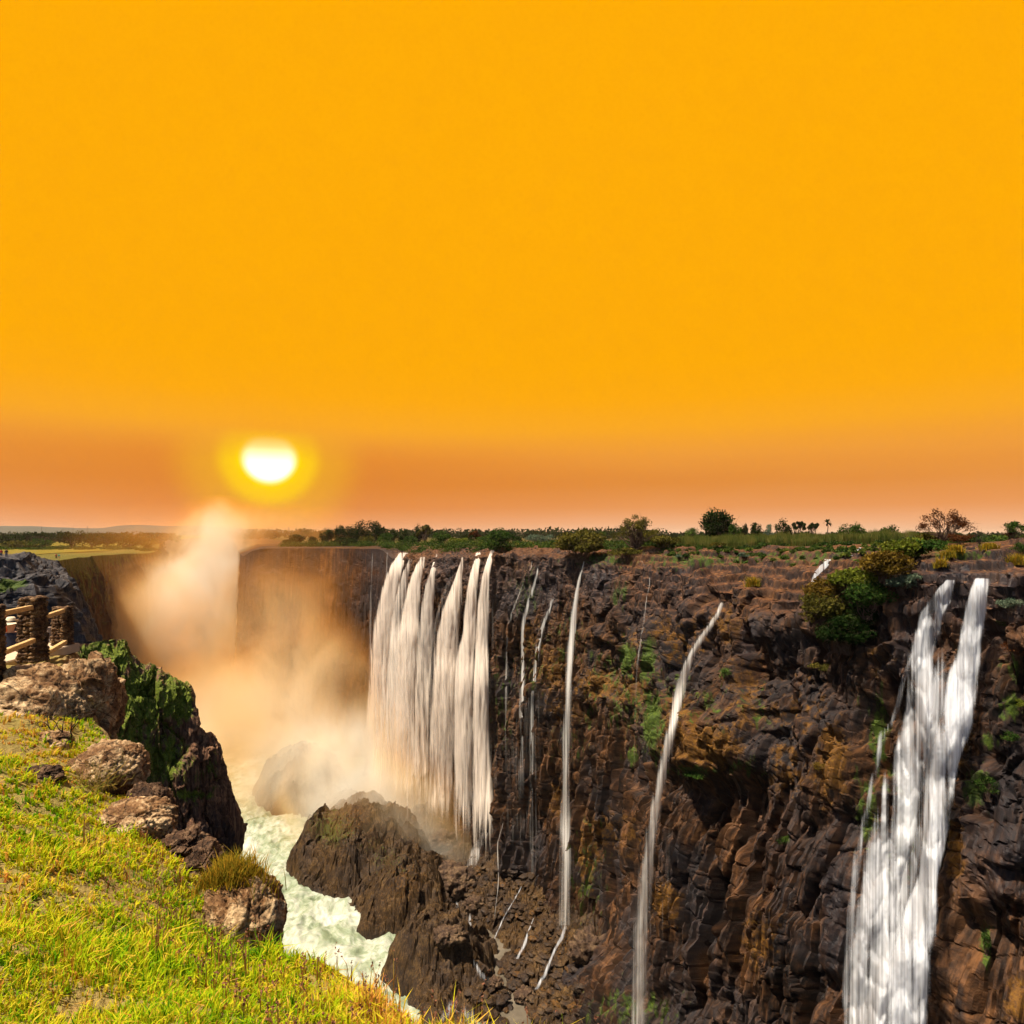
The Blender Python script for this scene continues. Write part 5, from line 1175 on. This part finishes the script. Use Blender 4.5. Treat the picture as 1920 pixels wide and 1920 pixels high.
# shrubs and trees on the rim and the wall, rooted where the sight line meets the rock
def rooted(px, py, H, w, kind, leaf, label, n=2500, push=.5, cat='bush', name='bush', **k):
    h = cast(px, py)
    if h is None: return None
    D = h.y; b = np.array(h) * (1 - push / D)
    return tree(b, H * D / F, w * D / F, kind, leaf, label, cat=cat, seed=int(px * 3 + py), n=n, name=name, **k)
rooted(935, 1034, 42, 60, 'round', 'leaf_green', 'olive green shrub on the lip above the great waterfall', 3000, crown_from=0.)
rooted(1088, 1054, 60, 86, 'bush', 'leaf_olive', 'large rounded olive bush overhanging the straight jet', 5500, clumps=26)
rooted(1194, 1036, 72, 98, 'spread', 'leaf_olive', 'spreading golden olive tree on the rim with sky showing through its crown', 5200, cat='tree', name='tree', clumps=44, trunk_r=.5, lsize=.17)
rooted(1172, 1052, 26, 60, 'bush', 'leaf_olive', 'low yellowish bush below the spreading tree', 1600)
rooted(1240, 1030, 26, 60, 'bush', 'leaf_olive', 'yellow green bush between the spreading tree and the reeds', 1600)
rooted(1770, 1024, 78, 98, 'spread', 'leaf_rust', 'red leaved open tree with a long bare branch pointing left', 2400, cat='tree', name='tree', clumps=36, trunk_r=.22, lsize=.13, extra=[((-.2, 0, 3.0), (-2.5, 0, 5.4), .09)])
rooted(1745, 1022, 26, 60, 'bush', 'leaf_olive', 'yellow olive bush at the foot of the red leaved tree', 1600)
rooted(1800, 1024, 26, 40, 'bush', 'leaf_rust', 'rusty undergrowth right of the red leaved tree', 1200)
rooted(1837, 1026, 44, 26, 'spread', None, 'small leafless tree right of the red leaved tree', cat='dead tree', name='tree', trunk_r=.09, bark='barkdark', clumps=10)
rooted(1862, 1010, 18, 36, 'bush', 'leaf_dark', 'small dark bush on the skyline right of the leafless tree', 800)
rooted(1905, 1010, 32, 40, 'bush', 'leaf_green', 'green bush on the skyline at the right edge', 1600)
rooted(1893, 1015, 26, 20, 'bush', 'leaf_rust', 'reddish sprig beside the green bush at the right edge', 500)
rooted(1912, 1042, 24, 34, 'bush', 'leaf_green', 'green bush under the dark block at the right edge', 1200)
# the big thicket
rooted(1602, 1128, 62, 92, 'bush', 'leaf_lime', 'bright lime green crown in the thicket on the cliff', 6500, push=1.6, clumps=40)
rooted(1628, 1160, 66, 76, 'bush', 'leaf_green', 'green lower crown on the right side of the thicket', 4000, push=1.6, clumps=24)
rooted(1552, 1146, 60, 74, 'bush', 'leaf_orange', 'orange brown bush at the upper left of the thicket', 5500, push=1.5, clumps=34)
rooted(1545, 1190, 78, 86, 'bush', 'leaf_olive', 'yellow olive bush hanging over the left of the thicket', 6000, push=1.8, clumps=36)
rooted(1582, 1225, 70, 100, 'bush', 'leaf_dark', 'dark green bush at the bottom of the thicket', 5000, push=1.2, clumps=30)
rooted(1618, 1185, 50, 56, 'bush', 'leaf_dark', 'dark clump hanging at the right of the thicket', 2200, push=1.)
rooted(1662, 1096, 60, 90, 'bush', 'leaf_orange', 'amber feathery bush above the thicket', 6500, push=1., clumps=34)
rooted(1698, 1062, 50, 90, 'bush', 'leaf_lime', 'yellow green bush above and right of the amber bush', 3000)
rooted(1692, 1115, 46, 64, 'bush', 'leaf_pale', 'grey green bush beside the black rocks', 2600, push=.9)
rooted(1722, 1046, 34, 90, 'bush', 'leaf_green', 'flat green bush under the red leaved tree', 2400)
rooted(1895, 1150, 28, 42, 'bush', 'leaf_pale', 'grey green bush on the black block at the right edge', 1800, push=.6)
rooted(1900, 1240, 36, 44, 'bush', 'leaf_rust', 'rusty brown shrub on the right edge cliff', 1600, push=.6)
for i, (a, b, hh_, w, lf, lb) in enumerate([(1470, 1585, 18, 30, 'leaf_green', 'small vivid green fern patch on the bare brown cliff'), (1362, 1270, 14, 20, 'leaf_green', 'small green fern on the brown buttress'), (1890, 1398, 26, 46, 'leaf_green', 'vivid green fern clump right of the big waterfall'),
        (1850, 1500, 44, 40, 'leaf_green', 'hanging green ferns right of the big waterfall, halfway down'), (1880, 1178, 16, 26, 'leaf_green', 'small green fern under the black block'), (1850, 1790, 40, 16, 'leaf_green', 'narrow column of green ferns low on the right cliff'), (1912, 1330, 20, 30, 'leaf_lime', 'lime green fern at the right edge'),
        (1300, 1453, 8, 60, 'leaf_green', 'thin green fringe on the mossy overhang'), (1540, 1450, 20, 34, 'leaf_orange', 'orange shrub on the cliff left of the big waterfall'), (1275, 1050, 10, 22, 'leaf_pale', 'tiny pale bush on the terrace edge'), (1395, 1048, 12, 26, 'leaf_pale', 'tiny pale bush in the middle of the terrace'),
        (1272, 1048, 8, 14, 'leaf_green', 'tiny green bush on the terrace'), (1345, 1030, 14, 30, 'leaf_olive', 'yellowish bush on the terrace below the big dark tree'), (1570, 1008, 18, 40, 'leaf_orange', 'amber bush in front of the reeds under the palm'), (1545, 1262, 22, 60, 'leaf_olive', 'dry scrub on the ledge below the thicket')]):
    rooted(a, b, hh_, w, 'bush', lf, lb, 900, push=.3, clumps=10)
for i, (a, b, w, hh_, lb) in enumerate([(1792, 1034, 26, 14, 'golden grass tuft above the black rocks, upper one'), (1778, 1044, 24, 14, 'golden grass tuft above the black rocks, middle one'), (1764, 1062, 20, 16, 'golden grass tuft on the face of the black rocks'), (1905, 1058, 34, 22, 'golden grass tuft on top of the black block'),
        (1855, 1028, 34, 12, 'yellow grass strip on the skyline terrace'), (1412, 1098, 26, 18, 'golden grass tuft on the terrace edge above the buttress'), (1372, 1018, 24, 12, 'golden grass tuft below the big dark tree'), (1432, 1014, 22, 14, 'yellow grass tuft beside the driftwood stump'), (1706, 1042, 30, 14, 'orange grass tuft beside the black rocks')]):
    h = cast(a, b)
    if h: tuft_at('grass_tuft', a, b, h.y - .3, w * .75, hh_, 300, 'gtuft', lb, 40 + i, lean=.55)

# low brush behind both rims
r = np.random.default_rng(55); Cs = []
for (p0, p1, o0, o1, nn_, hg) in [(530, 960, 14, 42, 260, 2.6), (960, 1260, 20, 60, 220, 1.8), (1700, 2000, 30, 60, 120, 1.3), (1240, 1720, 14, 50, 420, .55)]:
    for _ in range(nn_):
        p_ = r.uniform(p0, p1); D = rimD(p_) + r.uniform(o0, o1); x = (p_ - 960) / F * D; z = gz(x, D); s_ = r.uniform(.5, 1.3) * hg
        g = r.normal(size=(110, 3)); g /= np.linalg.norm(g, axis=1)[:, None]; g *= r.uniform(.5, 1, (110, 1)); g[:, 2] = np.abs(g[:, 2])
        Cs.append(np.array([x, D, z]) + g * [s_ * 1.3, s_ * 1.3, s_])
for _ in range(300):
    D = r.uniform(400, 470); x = (r.uniform(-150, 320) - 960) / F * D; z = gz(x, D, -10); s_ = r.uniform(.8, 2.4)
    g = r.normal(size=(110, 3)); g /= np.linalg.norm(g, axis=1)[:, None]; g *= r.uniform(.5, 1, (110, 1)); g[:, 2] = np.abs(g[:, 2])
    Cs.append(np.array([x, D, z]) + g * [s_ * 1.5, s_ * 1.5, s_])
C_ = np.concatenate(Cs); V_, F_ = leaves(C_, .32, r)
tag(mesh_np('brush', V_, F_, M['leaf_brush'], attrs={'tint': np.repeat(np.clip(np.repeat(r.normal(.33, .13, len(Cs)), 110) + r.normal(size=len(C_)) * .12, 0, 1), 4)}), kind='stuff')
# reeds on the plateau
r = np.random.default_rng(77); n = 60000
pxr = r.uniform(1215, 1790, n); Dr = np.array([rimD(p) for p in pxr]) + r.uniform(34, 105, n)
q = np.stack([pxr * .02, Dr * .04, 0 * Dr], 1); keep = fbm(q, 3) > -.35; pxr, Dr, q = pxr[keep], Dr[keep], q[keep]; n = len(pxr)
xr = (pxr - 960) / F * Dr; gxs = {}
zr = np.array([gxs.setdefault((round(a / 4), round(b / 4)), gz(a, b)) for a, b in zip(xr, Dr)])
hr = (2.5 + 1.1 * fbm(q * 2 + 9, 3)) * r.uniform(.7, 1.15, n) * np.interp(pxr, [1215, 1300, 1700, 1790], [.6, .9, 1, .5])
ln_ = r.normal(size=(n, 2)) * .35; b = np.stack([xr, Dr, zr - .1], 1); tp = b + np.stack([ln_[:, 0], ln_[:, 1], hr], 1); m_ = b + (tp - b) * [.35, .35, .6]
wd = np.array([.06, .02, 0.])
V_ = np.stack([b - wd, b + wd, m_ - wd * .8, m_ + wd * .8, tp], 1).reshape(-1, 3); o_ = np.arange(n)[:, None] * 5
F_ = np.concatenate([o_ + [0, 1, 3], o_ + [0, 3, 2], o_ + [2, 3, 4]], 0)
M['reed'] = leaf_mat('reeds', [(.05, .09, .02, 1), (.13, .17, .035, 1), (.26, .24, .06, 1), (.34, .22, .07, 1)], .4)
tag(mesh_np('reeds', V_, F_, M['reed'], attrs={'tint': np.repeat(np.clip(.4 + .3 * fbm(q * 3, 2) + r.normal(size=n) * .15, 0, 1), 5)}), kind='stuff')
# driftwood
for (a, b, L_, hh_, mt, lb, sd_) in [(1420, 1010, 3.2, 2.4, 'barkdark', 'dark pointed driftwood stump on the terrace', 3), (1300, 1012, 3.0, 1.4, 'barkdark', 'dark driftwood log below the green tree', 4), (1583, 1008, 3.6, .7, 'palewood', 'pale bleached driftwood log on the rocks', 5)]:
    h = cast(a, b); rr_ = np.random.default_rng(sd_)
    if not h: continue
    root = empty('driftwood', tuple(h), label=lb, cat='driftwood'); sg = limb((-L_ / 2, 0, .1), (L_ / 2, 0, .3 + hh_ * .3), .26, .1, rr_, 4, .15)
    for _ in range(5):
        s0 = np.array([rr_.uniform(-.3, .4) * L_, 0, .3]); sg += limb(s0, s0 + np.array([rr_.normal() * .5, rr_.normal() * .5, hh_ * rr_.uniform(.3, 1)]), .13, .03, rr_, 3, .15)
    V_, F_ = tubes(sg, 6); mesh_np('log', V_, F_, M[mt], parent=root)

# masts
def mast(px, pyb, pyt, D, label, w=.9):
    z0 = (1000 - pyb) / F * D; H = (pyb - pyt) * D / F; root = empty('radio_mast', tuple(P(px, pyb, D) - [0, 0, 10]), label=label, cat='mast', group='masts on the skyline')
    sg = []
    for a in range(3):
        an = a * 2.094; e_ = np.array([math.cos(an) * w, math.sin(an) * w, 0]); sg.append((e_, e_ * .5 + [0, 0, H + 10], .2, .15))
    for j in range(14):
        for a in range(3):
            a0 = a * 2.094; a1 = a0 + 2.094; s0 = w * (1 - .5 * j / 14); s1 = w * (1 - .5 * (j + 1) / 14); sg.append((np.array([math.cos(a0) * s0, math.sin(a0) * s0, j / 14 * (H + 10)]), np.array([math.cos(a1) * s1, math.sin(a1) * s1, (j + 1) / 14 * (H + 10)]), .1, .1))
    V_, F_ = tubes(sg, 4); mesh_np('lattice', V_, F_, M['steel'], parent=root)
mast(541, 1006, 988, 900, 'thin mast above the promontory corner'); mast(78, 994, 986, 1500, 'thin mast over the hills at the left', 1.1); mast(164, 997, 985, 1400, 'taller thin mast left of the mist', 1.1); mast(118, 996, 991, 1400, 'shortest mast beside the biggest round tree', 1.)

# walkers on the far rim
for (a, D, H, tp_, bt, lb) in [(105.5, 258, 2.3, 'red_cloth', 'navy', 'tiny walker in dark red on the far left rim'), (110.5, 258, 2.3, 'teal', 'palewood', 'tiny walker in a green shirt on the far left rim'), (12, 112, 1.7, 'navy', 'denim', 'tiny seated looking visitor on the grey bluff, right one'), (2, 112, 1.7, 'red_cloth', 'denim', 'tiny visitor on the grey bluff at the left edge')]:
    x = (a - 960) / F * D; person((x, D, gz(x, D, -9)), H * .95, lb, tp_, bt, arms='down', face=.4)

# rubble on the gorge floor
r = np.random.default_rng(31); bm = bmesh.new(); bmesh.ops.create_icosphere(bm, subdivisions=2, radius=1); bv = np.array([v_.co[:] for v_ in bm.verts]); bf = np.array([[v_.index for v_ in f.verts] for f in bm.faces]); bm.free()
Vs = []; Fs = []; k = 0
for _ in range(2600):
    a, b = r.uniform(770, 1230), r.uniform(1620, 1960)
    if b < 1960 - (a - 770) * 1.1 and a < 880: continue
    h = cast(a, b)
    if h is None or h.z > -90: continue
    if ((a - 918) / 62) ** 2 + ((b - 1768) / 42) ** 2 < 1 or ((a - 905) / 34) ** 2 + ((b - 1825) / 36) ** 2 < 1 or ((a - 850) / 60) ** 2 + ((b - 1900) / 34) ** 2 < 1: continue
    s = r.uniform(.2, 1.) ** 3 * 1.15 + .16; s3 = s * np.array([r.uniform(.8, 1.5), r.uniform(.7, 1.2), r.uniform(.35, .7)])
    d = 1 + .35 * facets(bv * .9 + k * 1.7, 81, .1); an = r.uniform(0, 6.28); q = bv * d[:, None] * s3; q = np.stack([q[:, 0] * math.cos(an) - q[:, 1] * math.sin(an), q[:, 0] * math.sin(an) + q[:, 1] * math.cos(an), q[:, 2]], 1)
    Vs.append(q + [h.x, h.y, h.z + s3[2] * .2]); Fs.append(bf + k * len(bv)); k += 1
nV = k * len(bv)
tag(mesh_np('rubble', np.concatenate(Vs), np.concatenate(Fs), M['gorge'], attrs={'moss': np.zeros(nV), 'rust': np.repeat(r.random(k) > .9, len(bv)) * .5, 'wet_shade': np.repeat(r.random(k) * .4, len(bv)), 'top': np.zeros(nV)}), kind='stuff')
def gboulder(px, py, w, h_, label, seed, **kk):
    h = cast(px, py)
    if h is None: return
    o = boulder('boulder', px, py - h_ * .2, h.y, w * h.y / F, h_ * h.y / F, w * .8 * h.y / F, 'gboulder', label, seed=seed, sub=5, fac=.3, **kk)
M['gboulder'] = stone_mat('gorge_boulder', (.02, .012, .008, 1), (.07, .04, .024, 1), (.17, .11, .06, 1), .5)
for i, (a, b, w, hh_, lb) in enumerate([(865, 1660, 62, 44, 'mossy slab tilted at the edge of the murky pool'), (825, 1585, 50, 34, 'dark boulder at the foot of the great waterfall'), (840, 1645, 70, 40, 'dark jagged heap below the great waterfall'), (890, 1700, 36, 26, 'square brown block right of the mossy slab'),
        (1105, 1790, 60, 60, 'brown boulder at the foot of the straight jet'), (985, 1870, 40, 22, 'grey flat stone among the rubble near the bottom edge'), (930, 1845, 26, 18, 'dark rock standing in the lower rapid'), (840, 1760, 60, 30, 'dark boulder where the island rocks meet the stream')]):
    gboulder(a, b, w, hh_, lb, 70 + i)
